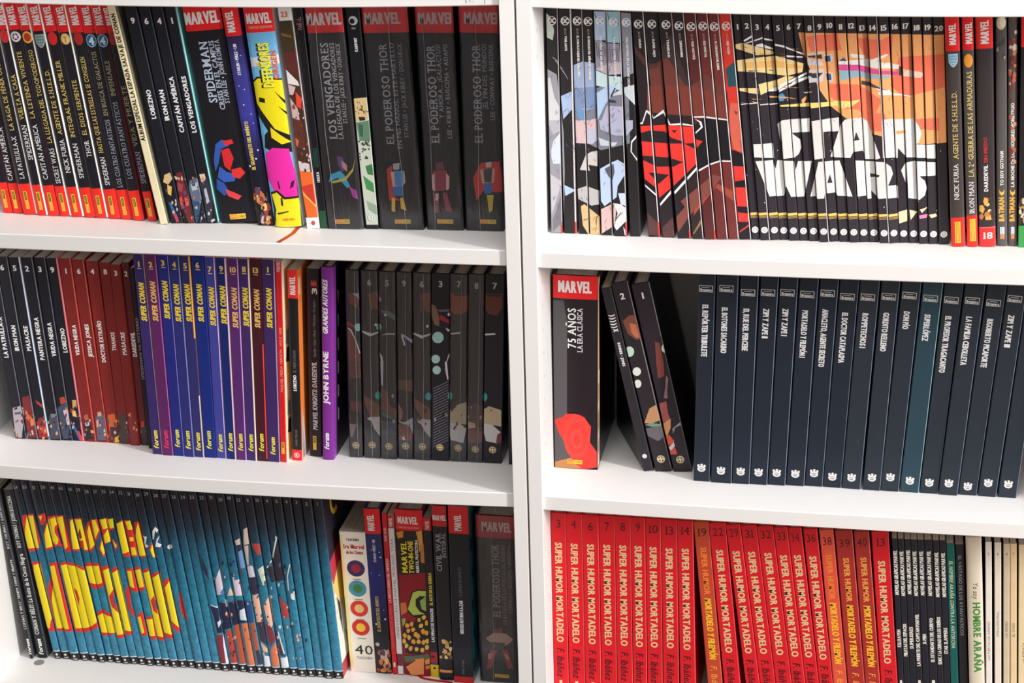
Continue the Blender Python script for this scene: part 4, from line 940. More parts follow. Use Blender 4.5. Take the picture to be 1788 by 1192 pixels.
for p, c in [([(150, 235), (255, 230), (265, 300), (240, 385), (175, 330)], (120, 52, 44)), ([(190, 232), (258, 235), (262, 290), (230, 260)], (150, 158, 168)), ([(140, 500), (215, 540), (215, 570), (140, 545)], (140, 40, 42)), ([(145, 570), (200, 610), (240, 720), (275, 810), (275, 940), (165, 940)], (112, 60, 52)), ([(142, 560), (190, 590), (245, 720), (275, 815), (265, 820), (225, 690), (180, 605)], (206, 200, 204)), (ell(250, 565, 34, 38), (146, 186, 186)),
             ([(345, 240), (430, 215), (460, 300), (440, 380), (380, 400)], (110, 62, 44)), ([(440, 225), (480, 290), (470, 320), (450, 290)], (160, 170, 178)), ([(470, 400), (560, 410), (615, 450), (615, 500), (500, 430)], (92, 104, 118)), (ell(518, 446, 12, 12, 10), (206, 220, 216)), (ell(425, 540, 12, 13, 10), (216, 226, 222)), (ell(455, 562, 26, 34), (120, 180, 170)),
             ([(285, 595), (385, 625), (455, 605), (455, 620), (370, 655), (290, 612)], (196, 198, 206)), ([(470, 645), (540, 622), (615, 625), (615, 638), (540, 636)], (176, 178, 190)), ([(460, 800), (490, 850), (500, 940), (485, 930)], (206, 200, 206)), ([(670, 620), (785, 690), (785, 725), (690, 650)], (176, 172, 206)), ([(670, 640), (690, 645), (715, 740), (700, 745)], (200, 198, 214)),
             ([(850, 240), (960, 225), (962, 420), (880, 400)], (112, 58, 40)), ([(860, 300), (890, 290), (900, 400), (850, 420)], (84, 46, 38)), ([(785, 615), (880, 645), (960, 625), (960, 640), (870, 675), (790, 630)], (196, 196, 206)), (ell(930, 555, 13, 15, 10), (216, 222, 218)),
             ([(968, 335), (1010, 360), (1045, 460), (1045, 560), (1000, 540), (970, 460)], (126, 96, 74)), ([(1060, 440), (1140, 500), (1145, 530), (1050, 490)], (150, 40, 46)), ([(1020, 395), (1140, 390), (1145, 410), (1050, 415)], (100, 96, 110)), (ell(1140, 440, 14, 16, 10), (206, 216, 206)), (ell(1032, 665, 56, 56, 24), (150, 188, 182)), (ell(1010, 875, 42, 42, 24), (160, 194, 188)), ([(1110, 570), (1150, 590), (1150, 610), (1120, 600)], (196, 190, 200)), ([(1140, 820), (1145, 840), (1110, 930), (1100, 940)], (186, 184, 192)),
             ([(1155, 235), (1330, 235), (1335, 380), (1270, 440), (1190, 440), (1155, 400)], (136, 66, 46)), ([(1180, 240), (1320, 240), (1320, 262), (1190, 258)], (52, 34, 34)), ([(1150, 622), (1250, 610), (1250, 628), (1152, 636)], (190, 192, 200)), ([(1495, 240), (1660, 238), (1660, 380), (1600, 455), (1520, 430), (1495, 380)], (104, 54, 42)), ([(1510, 245), (1650, 245), (1640, 270), (1520, 262)], (46, 32, 34)), ([(1490, 628), (1590, 622), (1592, 638), (1492, 645)], (196, 200, 206))]: art('L2', p, c, T1, NIN)
for p, c in [(ell(1020, 88, 40, 42, 24), (160, 194, 188)), ([(160, 0), (270, 0), (280, 160), (170, 180)], (92, 54, 50)), ([(175, 390), (250, 395), (290, 410), (290, 500), (180, 480)], (92, 44, 44)), ([(170, 610), (240, 620), (200, 740), (180, 740)], (132, 116, 110)), ([(310, 335), (470, 430), (470, 540), (380, 560), (320, 420)], (104, 66, 58)), ([(340, 560), (370, 545), (470, 545), (470, 735), (410, 660), (385, 590)], (176, 172, 172)), (ell(450, 335, 32, 38), (60, 150, 150)), ([(470, 0), (500, 0), (495, 250), (480, 230)], (186, 180, 190)),
             ([(480, 250), (525, 280), (560, 430), (630, 480), (630, 570), (480, 480)], (96, 58, 50)), ([(480, 490), (560, 530), (630, 580), (500, 545)], (56, 100, 88)), ([(480, 580), (630, 590), (635, 720), (490, 720)], (56, 62, 78)), ([(640, 190), (790, 180), (790, 300), (650, 280)], (92, 66, 52)), ([(640, 400), (690, 490), (680, 560), (650, 580)], (146, 96, 90)), ([(640, 575), (700, 600), (790, 550), (795, 740), (760, 640), (660, 600)], (166, 166, 170)), ([(640, 610), (740, 620), (790, 720), (780, 780), (650, 770)], (112, 52, 48)), ([(680, 745), (700, 735), (715, 770), (690, 770)], (206, 200, 200)),
             ([(800, 360), (960, 470), (960, 560), (880, 570), (805, 440)], (112, 74, 66)), (ell(940, 345, 30, 38), (70, 160, 166)), ([(830, 590), (870, 565), (960, 570), (960, 750), (900, 680), (870, 620)], (178, 174, 176)), ([(1100, 0), (1120, 20), (1135, 180), (1125, 185), (1105, 90)], (196, 192, 200)), (ell(1150, 340, 22, 38), (70, 150, 140)), ([(1145, 480), (1180, 440), (1310, 400), (1310, 620), (1145, 600)], (176, 160, 130)), ([(1145, 600), (1240, 605), (1310, 660), (1280, 800), (1160, 770), (1145, 720)], (190, 184, 182)), ([(1150, 420), (1200, 420), (1250, 320), (1220, 430), (1160, 500)], (44, 40, 44)),
             ([(1320, 440), (1400, 415), (1470, 440), (1470, 600), (1400, 670), (1330, 620)], (74, 54, 50)), ([(1325, 590), (1395, 610), (1400, 650), (1330, 660)], (186, 160, 136)), ([(1310, 680), (1400, 650), (1470, 640), (1475, 790), (1310, 800)], (106, 58, 52)), ([(1480, 470), (1530, 440), (1650, 480), (1650, 640), (1480, 610)], (176, 158, 126)), ([(1480, 610), (1560, 620), (1650, 700), (1610, 805), (1500, 780), (1480, 700)], (192, 186, 184)), (ell(1490, 350, 24, 38), (60, 150, 140)), ([(1610, 720), (1650, 690), (1650, 800), (1600, 800)], (112, 50, 48))]: art('L2', p, c, T2, NIN)
for k_ in range(22):
    y = 205+k_*27; art('L2', [(985, y+60), (1135, y-10), (1137, y-4), (987, y+68)], (116, 112, 122), T2, [NIN[5]])
for b, y in zip(NIN, (777, 776.5, 779, 778.5, 779.3, 780.5, 781.8, 784, 785)):
    cdisk(b, y, 6.6, (214, 190, 134)); cdisk(b, y, 5.4, (96, 80, 56)); cdisk(b, y, 4.6, (226, 204, 150))
    for a in range(4): cdisk(b, y+2.9*math.sin(a*1.57+.8), 1.25, (60, 50, 40), 0.5+2.9*math.cos(a*1.57+.8)*cm_per_px(b)/b.w)

# ---- bottom shelf: white lettering on the two black paperbacks
txt(cb[0], 'CONAN Y BÊLIT: Sangre, Dolor y Muerte', 1098, 977, 7.6, (206, 206, 204), 0.5, 's'); txt(cb[0], 'ROY THOMAS / JOHN BUSCEMA', 958, 862, 7, (190, 190, 188), 0.5, 's', 'subtitle_lettering'); txt(cb[0], 'forum', 1142, 1115, 8, (226, 226, 220), 0.5, 'Bi', 'logo')
txt(cb[1], 'CONAN Y BÊLIT: La Reina de la Costa Negra', 1107, 967, 7.6, (216, 216, 214), 0.5, 's'); txt(cb[1], 'ROY THOMAS / JOHN BUSCEMA', 956, 865, 7, (200, 200, 198), 0.5, 's', 'subtitle_lettering'); txt(cb[1], 'forum', 1142, 1115, 8, (226, 226, 220), 0.5, 'Bi', 'logo')
# the split yellow title running over the teal row
R_, Y_, T_ = (204, 44, 38), (246, 206, 26), (34, 92, 118)
C1, C2, C3, C4, C5, C6 = (20, 880, 9.167), (170, 880, 9.167), (40, 970, 7.944), (190, 970, 7.944), (350, 900, 8.514), (350, 1030, 8.514)
Q = lambda tf, c, *P: [art('L3', p, c, tf, TEAL) for p in P]
Q(C1, R_, [(170, 180), (345, 150), (455, 580), (440, 730), (260, 765), (175, 300)], [(420, 170), (550, 140), (560, 200), (520, 330), (470, 330)], [(515, 490), (570, 200), (710, 180), (830, 180), (975, 740), (880, 770), (840, 700), (750, 660), (560, 750)], [(920, 240), (1115, 215), (1170, 480), (1210, 300), (1260, 250), (1340, 560), (1330, 680), (1280, 770), (1200, 760), (1110, 680), (1100, 760), (980, 740)], [(1270, 240), (1370, 240), (1420, 400), (1380, 560), (1340, 590)], [(1450, 500), (1510, 780), (1480, 860), (1400, 720)])
Q(C1, Y_, [(240, 190), (345, 180), (440, 700), (255, 710), (210, 500)], [(430, 190), (490, 185), (470, 270)], [(530, 480), (580, 240), (600, 240), (690, 600), (650, 680), (550, 705)], [(615, 235), (700, 210), (740, 310), (690, 360), (690, 450), (750, 560), (740, 640), (700, 650)], [(725, 210), (815, 195), (900, 680), (860, 725)], [(940, 280), (975, 240), (1110, 720), (985, 720), (960, 560)], [(1000, 240), (1115, 245), (1225, 730), (1170, 730), (1145, 580), (1085, 580)], [(1215, 440), (1240, 330), (1330, 650), (1260, 730)], [(1280, 260), (1340, 250), (1395, 420), (1340, 560)], [(1450, 570), (1505, 760), (1470, 815), (1420, 710)])
Q(C1, (130, 40, 34), [(1095, 380), (1130, 540), (1090, 560), (1065, 470)]); Q(C1, (40, 40, 60), [(720, 400), (745, 380), (830, 640), (790, 640)])
Q(C2, R_, [(20, 250), (155, 210), (275, 390), (200, 420), (215, 600), (120, 640)], [(225, 540), (330, 650), (290, 760)], [(300, 320), (390, 250), (500, 260), (600, 440), (640, 840), (420, 840), (320, 430)], [(585, 290), (670, 280), (775, 840), (690, 860)], [(870, 590), (945, 840), (930, 890), (825, 730)])
Q(C2, Y_, [(35, 245), (150, 235), (175, 385), (90, 400)], [(165, 240), (245, 230), (265, 375), (200, 390)], [(100, 500), (165, 400), (210, 595), (120, 625)], [(240, 570), (310, 660), (290, 710)], [(305, 310), (400, 275), (505, 760), (400, 800), (320, 420)], [(445, 275), (520, 265), (560, 410), (490, 410)], [(510, 530), (570, 530), (580, 590), (520, 595)], [(530, 690), (600, 690), (630, 815), (545, 820)], [(620, 400), (650, 300), (770, 820), (670, 830), (610, 520)], [(880, 620), (940, 850), (890, 850), (850, 740)])
Q(C2, (238, 240, 240), [(878, 575), (880, 430), (925, 360), (970, 420), (950, 460), (922, 420), (905, 560)], [(990, 510), (960, 610), (1022, 650), (1005, 690), (925, 680), (950, 560)], [(725, 510), (790, 520), (772, 640), (825, 670), (770, 705), (742, 650), (752, 560)], ell(1160, 685, 40, 36))
Q(C3, R_, [(115, 90), (240, 78), (400, 760), (440, 1000), (430, 1052), (335, 1045)], [(370, 100), (490, 85), (700, 1050), (590, 1055), (570, 1040), (470, 1040), (350, 470), (385, 260)], [(520, 95), (610, 85), (740, 115), (850, 165), (865, 215), (1035, 920), (1035, 1000), (950, 1035), (860, 1065), (730, 1050), (700, 960)], [(860, 105), (940, 95), (1045, 110), (1075, 130), (1125, 385), (1120, 420), (1030, 465), (930, 430)], [(1025, 805), (1095, 735), (1210, 800), (1230, 850), (1290, 1080), (1200, 1105), (1100, 1105), (1060, 990)], [(1085, 155), (1190, 130), (1420, 1090), (1420, 1140), (1310, 1140), (1110, 260)])
Q(C3, Y_, [(148, 125), (238, 112), (415, 870), (385, 890), (375, 1005), (325, 1005), (150, 240)], [(375, 145), (435, 132), (640, 1015), (585, 1018), (570, 1005), (470, 1005), (400, 620), (415, 400)], [(525, 130), (610, 122), (740, 150), (860, 215), (1025, 920), (940, 985), (850, 1005), (730, 1005)], [(865, 145), (1050, 140), (1100, 375), (1030, 400), (920, 370)], [(1035, 835), (1100, 800), (1225, 850), (1290, 1070), (1200, 1070), (1090, 1060)], [(1110, 205), (1200, 170), (1415, 1085), (1310, 1100), (1290, 1040)])
Q(C3, R_, [(700, 440), (750, 480), (785, 590), (780, 690), (760, 640)], [(1260, 450), (1195, 560), (1230, 700), (1345, 820), (1330, 750), (1275, 480)]); Q(C3, T_, [(1280, 500), (1250, 570), (1265, 660), (1330, 750)])
Q(C4, R_, [(40, 190), (115, 140), (330, 1060), (325, 1105), (235, 1085), (60, 260)], [(235, 180), (330, 175), (410, 520), (300, 470)], [(255, 405), (235, 520), (270, 720), (390, 910), (385, 820), (310, 700), (295, 560), (305, 450)], [(395, 815), (465, 770), (540, 1060), (530, 1100), (460, 1115), (400, 880)], [(355, 165), (425, 145), (500, 440), (490, 475), (410, 500)], [(510, 845), (600, 850), (660, 1130), (650, 1160), (570, 1155)], [(460, 200), (550, 175), (775, 1150), (760, 1180), (670, 1160), (470, 240)], [(590, 270), (705, 205), (905, 1120), (900, 1160), (790, 1130), (600, 310)], [(755, 360), (820, 300), (835, 330), (990, 1020), (985, 1070), (900, 1010), (770, 480)], [(975, 500), (1000, 520), (1095, 900), (1080, 910), (1010, 800), (980, 640)])
Q(C4, Y_, [(45, 240), (130, 195), (320, 1055), (225, 1030)], [(250, 210), (310, 210), (355, 450), (290, 425)], [(395, 850), (440, 840), (495, 1065), (455, 1080)], [(360, 200), (435, 185), (485, 430), (420, 445)], [(515, 880), (600, 880), (640, 1110), (565, 1115)], [(475, 240), (555, 215), (755, 1130), (665, 1110)], [(600, 310), (710, 245), (890, 1105), (765, 1060)], [(775, 440), (835, 360), (970, 1000), (870, 900)])
Q(C4, R_, [(640, 530), (580, 620), (620, 760), (710, 840), (700, 800), (640, 540)]); Q(C4, T_, [(642, 590), (640, 680), (690, 790)])
# loose patches of the picture over the right of the teal row
N_ = (34, 36, 66)
Q(C5, (46, 42, 70), [(10, 600), (100, 800), (130, 960), (30, 800)], [(540, 440), (620, 430), (640, 520), (560, 540)], [(720, 920), (810, 910), (870, 1160), (760, 1170)]); Q(C5, (46, 40, 54), [(970, 760), (1060, 620), (1130, 330), (1180, 600), (1250, 960), (1110, 980), (1060, 1000)])
Q(C5, (206, 194, 210), [(220, 960), (290, 770), (350, 1150), (240, 1190)], [(690, 760), (770, 730), (810, 910), (720, 920)], [(480, 960), (590, 950), (640, 1190), (520, 1190)]); Q(C5, (70, 110, 176), [(290, 1150), (350, 1060), (390, 1190)]); Q(C5, (206, 186, 168), [(400, 1190), (440, 1060), (500, 1190)], [(640, 200), (690, 180), (720, 420), (640, 440)], [(640, 450), (710, 440), (720, 740), (690, 740)], [(510, 370), (580, 340), (590, 430), (530, 440)])
Q(C5, (110, 146, 196), [(560, 540), (610, 510), (660, 770), (600, 790)]); Q(C5, (170, 66, 66), [(740, 410), (880, 420), (905, 570), (850, 590)]); Q(C5, (190, 206, 190), [(850, 800), (940, 740), (980, 1000), (930, 1040)]); Q(C5, (210, 204, 200), [(1110, 300), (1140, 330), (1080, 640), (1060, 620), (1115, 350)], [(980, 770), (1050, 660), (1055, 690), (1000, 780)], [(1320, 720), (1330, 740), (1300, 900), (1320, 1130), (1300, 1100), (1285, 900)])
Q(C6, N_, [(130, 210), (260, 260), (330, 630), (250, 640), (200, 400)], [(280, 180), (400, 200), (470, 560), (350, 590)], [(410, 180), (520, 170), (600, 500), (480, 520)], [(540, 150), (660, 160), (710, 480), (600, 490)]); Q(C6, (40, 76, 126), [(660, 150), (760, 170), (790, 480), (720, 490)]); Q(C6, (200, 206, 220), [(580, 300), (660, 270), (700, 460), (590, 440)], [(360, 140), (395, 150), (405, 260), (380, 250)], [(130, 210), (260, 250), (270, 275), (150, 230)], [(250, 480), (300, 440), (310, 480), (270, 560)])
Q(C6, (128, 46, 58), [(225, 680), (330, 660), (380, 1100), (290, 1100)], [(960, 480), (1060, 560), (1120, 740), (1040, 850)]); Q(C6, (206, 210, 232), [(330, 660), (360, 640), (440, 1090), (380, 1090), (340, 820)]); Q(C6, (170, 66, 54), [(380, 600), (470, 590), (570, 1095), (460, 1095)]); Q(C6, (178, 82, 50), [(500, 520), (580, 510), (690, 1085), (590, 1090)], [(745, 490), (800, 480), (870, 890), (820, 900)]); Q(C6, (206, 112, 70), [(615, 500), (720, 500), (830, 1110), (730, 1130)], [(1040, 900), (1130, 770), (1190, 1130), (1070, 1130)])
Q(C6, (226, 176, 150), [(770, 80), (860, 60), (930, 470), (840, 480)], [(940, 230), (1030, 60), (1090, 480), (1050, 560), (980, 420)], [(890, 760), (990, 860), (1000, 930), (930, 900)]); Q(C6, (60, 50, 66), [(840, 480), (940, 470), (990, 820), (890, 740)], [(820, 900), (870, 890), (930, 1100), (860, 1100)], [(1080, 420), (1130, 560), (1260, 960), (1190, 980)]); Q(C6, (214, 214, 220), [(940, 960), (1020, 990), (1045, 1130), (960, 1130)], [(1130, 570), (1160, 600), (1260, 960), (1240, 960)], [(1190, 1010), (1290, 990), (1310, 1140), (1210, 1140)], [(1340, 60), (1390, 30), (1400, 150), (1350, 140)]); Q(C6, (176, 62, 66), [(1170, 100), (1280, 220), (1320, 430), (1220, 400)])
for i, b in enumerate(TEAL):
    htxt(b, TN[i], tyn[i], 6, (176, 178, 186), 0.5 if len(TN[i]) > 1 else 0.25, 0.5, 'l')
    yb2 = 1150.2+(tb[i]-101)*0.0712+(0.9 if i % 3 == 2 else (-0.6 if i % 5 == 1 else 0))
    rect(b, yb2-14.6, yb2-13, (196, 206, 214), 0, 1); cdisk(b, yb2-8.2, 2.3, (220, 216, 212)); rect(b, yb2-4.2, yb2-2, (176, 168, 168), 0.28, 0.78, 'logo')
# front board of the last teal volume, seen in the gap
def board_print(b, polys):
    """fields printed on the right-hand board; points as (depth cm from spine, height cm)"""
    V = []; Fc = []; K = []; off = 0.008
    for i, (p, c) in enumerate(polys):
        n = len(V); V += [((b.w/2+off+0.0015*i)*CM, y*CM, z*CM) for y, z in p]; T = tessellate_polygon([[Vector((y, z, 0)) for y, z in p]])
        for t in T: Fc.append(tuple(j+n for j in t)); K.append(ink(b, c))
    b.extra = (V, Fc, K)
board_print(TEAL[-1], [([(0.2, 18.6), (0.2, 28.8), (16.6, 28.8), (16.6, 17.4)], (46, 40, 52)), ([(0.2, 18.6), (16.6, 21.5), (16.6, 15), (5, 15.5), (1.0, 13.9), (0.2, 16)], (190, 54, 74)), ([(0.2, 0.1), (16.6, 0.1), (16.6, 2.4), (0.2, 2.4)], (170, 60, 66)), ([(0.2, 2.5), (0.2, 2.7), (16.6, 2.7), (16.6, 2.5)], (240, 232, 220)), ([(0.2, 14.6), (4, 16.8), (8, 16), (16, 13), (16.4, 5), (6, 7), (3.5, 10)], (226, 200, 110)), ([(5, 15), (8, 13), (7.2, 6), (5.6, 9)], (96, 66, 50)), ([(1.4, 12.5), (2.6, 11), (2.4, 6), (1.7, 9)], (70, 56, 50)), ([(9.5, 15), (10.2, 14), (10, 3), (9.2, 4)], (40, 34, 36)), ([(3, 6.5), (5, 5), (5.4, 3), (4, 3.4)], (190, 150, 110))]
            + [([(5.2+2.1*math.cos(a)*q, 26.0+2.1*math.sin(a)*q) for a, q in [(0.8+i*0.45, 1) for i in range(11)]]+[(5.2+2.1*math.cos(a)*q, 26.0+2.1*math.sin(a)*q) for a, q in [(0.8+i*0.45, 0.62) for i in range(10, -1, -1)]], (226, 184, 60)), (ell(9.6, 25.8, 1.7, 2.0), (170, 130, 60)), (ell(9.6, 25.8, 0.9, 1.1), (46, 40, 52))])
txt(era, '', 0, 0, 1, WHT) if False else None
htxt(era, 'TASCHEN', 942, 4.5, (60, 56, 60), 1, 0.5, 'B', 'logo', 22); htxt(era, 'Era Marvel', 954, 8, (190, 70, 60), 1, 0.52, 'B', 'title_lettering', 38); htxt(era, 'de los Cómics', 964, 6.5, (176, 76, 66), 1, 0.55, 'B', 'title_lettering', 30)
rect(era, 934, 1165, (232, 210, 130), 0.03, 0.12)
for y, c1, c2 in ((992, (58, 44, 92), (150, 40, 56)), (1027, (70, 140, 160), (62, 120, 70)), (1062, (206, 56, 50), (230, 180, 120)), (1095, (200, 44, 44), (242, 186, 60))):
    cdisk(era, y, 16, c1, 0.55, 'cover_print'); cdisk(era, y, 8.5, c2, 0.55, 'cover_print'); rect(era, y+18.4, y+19.6, (120, 112, 110), 0.4, 0.72)
htxt(era, '40', 1134, 18, (30, 26, 30), 1, 0.6, 'l', 'number_lettering', 32); htxt(era, 'TASCHEN', 1148, 5, (110, 104, 104), 1, 0.6, 'l', 'logo', 28)
marvel_up(nav2, 926, 899, 11.5, (246, 226, 226), 0.42); txt(nav2, 'STARLIN • PÉREZ • LIM', 981, 942, 4.5, (190, 196, 226), 0.5, 'B', 'subtitle_lettering'); txt(nav2, 'EL GUANTELETE DEL INFINITO', 1102, 1041, 6, (176, 156, 96), 0.42, 'B')
for y, fx, r in ((960, .3, .8), (964, .8, 1), (973, .85, 1.6), (1004, .7, .9), (1000, .2, .7), (1065, .8, .9), (1081, .85, 1.6), (1089, .25, 1.7)): cdisk(nav2, y, r, (214, 220, 246), fx, 'cover_print')
blobs(nav2, 1122, 1173, [(176, 96, 50), (206, 140, 84), (84, 60, 76), (190, 176, 170), (150, 60, 50)], 14, 15, 0.14, 0.3); blobs(nav2, 1146, 1172, [(206, 110, 56), (232, 170, 110)], 4, 18, 0.16, 0.26, 0.3, 0.75)
txt(red2, 'LA ENCICLOPEDIA DEL UNIVERSO', 1052, 975, 4.5, (240, 190, 186), 0.5, 'B'); txt(red2, 'MARK WAID', 945, 921, 4, (236, 170, 166), 0.5, 'B', 'subtitle_lettering'); txt(red2, 'LOS MUNDOS DE ULTRÓN', 1130, 1058, 4, (226, 120, 116), 0.5, 'l', 'subtitle_lettering'); rect(red2, 1156, 1164, (240, 220, 216), 0.3, 0.7, 'logo')
marvel_up(whi2, 919, 904, 6, (240, 210, 206)); txt(whi2, 'OBSERVADORES DE MARVEL: PRÓLOGO', 1115, 968, 4.4, (120, 110, 126), 0.5, 'l'); txt(whi2, 'VVAA', 962, 940, 4, (110, 130, 130), 0.5, 'l', 'subtitle_lettering'); rect(whi2, 1162, 1176, (226, 222, 222), 0, 1)
htxt(two, 'MARVEL', 908.5, 13, (246, 222, 220), 1, 0.46, 'B', 'logo', 35); htxt(two, 'LIMITED EDITION', 921, 3.2, (240, 150, 130), 1, 0.48, 'B', 'logo', 37)
S8 = (580, 1020, 6.9278)
for p, c in [([(690, 928), (738, 926), (743, 1000), (696, 1004)], (36, 28, 30)), ([(691, 930), (704, 926), (704, 938), (694, 940)], (214, 140, 50)), ([(726, 928), (736, 926), (738, 950), (732, 964), (730, 944)], (222, 158, 60)), ([(733, 952), (740, 950), (742, 985), (735, 982)], (196, 130, 56))]: art('L3', p, c, None, [two])
BK = (30, 24, 26)
for p, c in [([(960, 90), (1040, 62), (1150, 70), (1160, 400), (1000, 400), (900, 330)], BK), ([(975, 100), (1040, 75), (1130, 85), (1130, 150), (1060, 140), (1010, 180), (1010, 260), (1060, 330), (1120, 360), (980, 370), (915, 300)], (176, 192, 84)), ([(1060, 200), (1130, 150), (1135, 330), (1080, 300)], (140, 170, 90)), ([(820, 230), (890, 215), (910, 330), (830, 380)], (206, 110, 60)), ([(840, 420), (890, 410), (880, 470), (850, 520)], (150, 170, 80)),
             ([(850, 560), (880, 470), (940, 440), (990, 470), (1020, 400), (1080, 360), (1150, 400), (1170, 700), (1160, 800), (1050, 850), (900, 830), (860, 740)], BK)]: art('L3', p, c, S8, [two])
rnx = random.Random(4)
for (x, y) in [(905, 500), (960, 480), (920, 560), (980, 545), (1010, 600), (1050, 430), (1110, 400), (1140, 470), (1075, 500), (1100, 570), (1140, 590), (880, 620), (930, 640), (985, 690), (1045, 690), (1110, 700), (900, 740), (950, 770), (1020, 780), (1090, 790), (1150, 690), (870, 690), (1040, 620), (1145, 760)]:
    art('L3', [(x+26*rnx.uniform(.85, 1.25)*math.cos(a), y+31*rnx.uniform(.85, 1.2)*math.sin(a)) for a in [i*math.tau/6+rnx.random()*.5 for i in range(6)]], (236, 158, 54) if rnx.random() > .3 else (240, 176, 84), S8, [two])
for p, c in [([(860, 870), (1180, 840), (1190, 900), (1000, 930), (880, 940)], (90, 98, 78)), ([(880, 980), (1000, 900), (1110, 890), (1110, 1090), (960, 1095)], (236, 140, 80)), ([(1120, 920), (1180, 890), (1185, 960), (1130, 970)], (222, 150, 70)), ([(1130, 985), (1185, 980), (1186, 1020), (1136, 1030)], (206, 130, 66)), ([(880, 980), (1000, 905), (1010, 915), (890, 1000)], BK)]: art('L3', p, c, S8, [two])
txt(two, 'MARVEL', 1000, 946, 10.5, (40, 30, 20), 0.255, 'B'); txt(two, 'MARVEL', 999, 945, 9.5, (246, 214, 50), 0.27, 'B'); txt(two, 'TWO-IN-ONE', 1000, 944, 8.5, (246, 206, 60), 0.52, 'B'); txt(two, 'MUERTA, PROTECTORA', 999, 942, 5, (236, 230, 226), 0.74, 'B', 'subtitle_lettering')
marvel_up(mas, 924, 909, 6.5, (236, 196, 190)); txt(mas, 'LAS MINAS DE MASACRE', 1120, 1062, 5.2, (232, 230, 230), 0.5, 'B'); txt(mas, 'EL ARTE DE LA GUERRA', 1056, 1000, 5.2, (222, 200, 70), 0.5, 'B', 'subtitle_lettering'); rect(mas, 1138, 1156, (176, 40, 50), 0.1, 0.92); rect(mas, 1156, 1159, (70, 60, 130), 0.1, 0.9); cdisk(mas, 1146, 3, (60, 24, 30), 0.35, 'cover_print'); cdisk(mas, 1166, 2.2, (40, 34, 20), 0.5)
htxt(cw, 'MARVEL', 904, 9.5, (240, 214, 216), 1, 0.5, 'B', 'logo', 23); txt(cw, 'CIVIL WAR', 997, 930, 9, (150, 152, 164), 0.36, 's'); txt(cw, 'INTEGRAL', 974, 931, 6.5, (146, 148, 160), 0.74, 's', 'subtitle_lettering')
blobs(cw, 1116, 1150, [(222, 180, 110), (206, 150, 90), (246, 214, 150), (120, 80, 50)], 16, 25, 0.1, 0.24); rect(cw, 1169, 1174, (206, 120, 60), 0.02, 0.95, 'logo'); htxt(cw, 'PANINI COMICS', 1171.5, 3.2, (250, 210, 130), 1, 0.5, 'l', 'logo', 18)
marvel_up(hero, 926, 899, 11.5, (246, 226, 226), 0.47); txt(hero, 'HEROES RETURN: KA-ZAR', 1106, 1048, 6, (226, 228, 234), 0.5, 'B'); txt(hero, 'LA JUNGLA DE ASFALTO', 1042, 990, 5.5, (110, 114, 128), 0.48, 'l', 'subtitle_lettering'); txt(hero, 'MARK WAID', 1177, 1152, 4, (130, 132, 146), 0.5, 'l', 'subtitle_lettering')
htxt(thor4, 'MARVEL', 920, 17, (206, 186, 186), 1, 0.55, 'B', 'logo', 51); txt(thor4, 'EL PODEROSO THOR', 1077, 950, 12.5, (146, 142, 150), 0.5, 's'); txt(thor4, 'LA BATALLA DE LAS PUERTAS DEL INFIERNO', 1090, 952, 7, (124, 120, 128), 0.70, 's', 'subtitle_lettering'); txt(thor4, 'CONWAY • BUSCEMA • BUSCEMA', 1070, 952, 6.5, (116, 112, 120), 0.86, 's', 'subtitle_lettering')
for p, c in [([(862, 1098), (876, 1096), (878, 1106), (866, 1108)], (120, 64, 70)), ([(848, 1114), (862, 1104), (884, 1106), (896, 1116), (888, 1124), (872, 1132), (858, 1122)], (180, 146, 136)), ([(858, 1120), (882, 1122), (880, 1134), (860, 1132)], (70, 74, 66)), ([(856, 1134), (868, 1134), (858, 1166), (850, 1168)], (160, 54, 60)), ([(876, 1134), (886, 1134), (896, 1166), (888, 1168)], (160, 54, 60)), ([(852, 1140), (862, 1140), (858, 1150), (852, 1150)], (196, 130, 130)), ([(880, 1140), (886, 1142), (890, 1152), (884, 1150)], (196, 130, 130))]: art('L3', p, c, None, [thor4])
flat_box(thor4, 1179, 0.58, 26, 6)

# ---- upper shelf of the other bookcase: grey stone-like facets, roundels
DA, DB = (950, 20, 5.96), (950, 210, 5.678)
G7 = DCG[:8]
P7 = lambda tf, c, *P: [art('R1', p, c, tf, G7) for p in P]
P7(None, (150, 150, 158), [(955, 120), (972, 130), (984, 230), (986, 300), (984, 406), (962, 406)]); P7(None, (128, 130, 142), [(1000, 185), (1020, 165), (1050, 150), (1098, 165), (1100, 250), (1050, 262), (1005, 240)])
P7(DA, (196, 208, 200), [(15, 10), (70, 60), (105, 200), (90, 300), (30, 270)]); P7(DA, (206, 206, 210), [(35, 700), (60, 680), (110, 900), (170, 1010), (175, 1190), (45, 1190)])
P7(DA, (176, 198, 226), [(512, 0), (650, 0), (655, 300), (520, 300)]); P7(DA, (156, 196, 212), [(650, 0), (790, 0), (800, 330), (655, 320)]); P7(DA, (140, 142, 156), [(790, 10), (900, 20), (930, 640), (820, 690), (800, 320)])
P7(DA, (150, 142, 162), [(520, 290), (660, 330), (800, 340), (815, 520), (660, 560), (530, 600)]); P7(DA, (190, 176, 186), [(530, 600), (660, 540), (815, 520), (820, 650), (670, 660)]); P7(DA, (196, 220, 224), [(535, 610), (680, 670), (820, 680), (835, 830), (540, 770)])
for i in range(14): P7(DA, (92, 92, 112), [(540+i*20, 330+30*(i % 3)), (546+i*20, 328+30*(i % 3)), (560+i*20, 470+20*(i % 4)), (552+i*20, 470+20*(i % 4))])
for i in range(6): P7(DA, (70, 84, 110), [(520+i*46, 20+50*(i % 3)), (526+i*46, 16+50*(i % 3)), (560+i*44, 90+40*(i % 2)), (553+i*44, 95+40*(i % 2))])
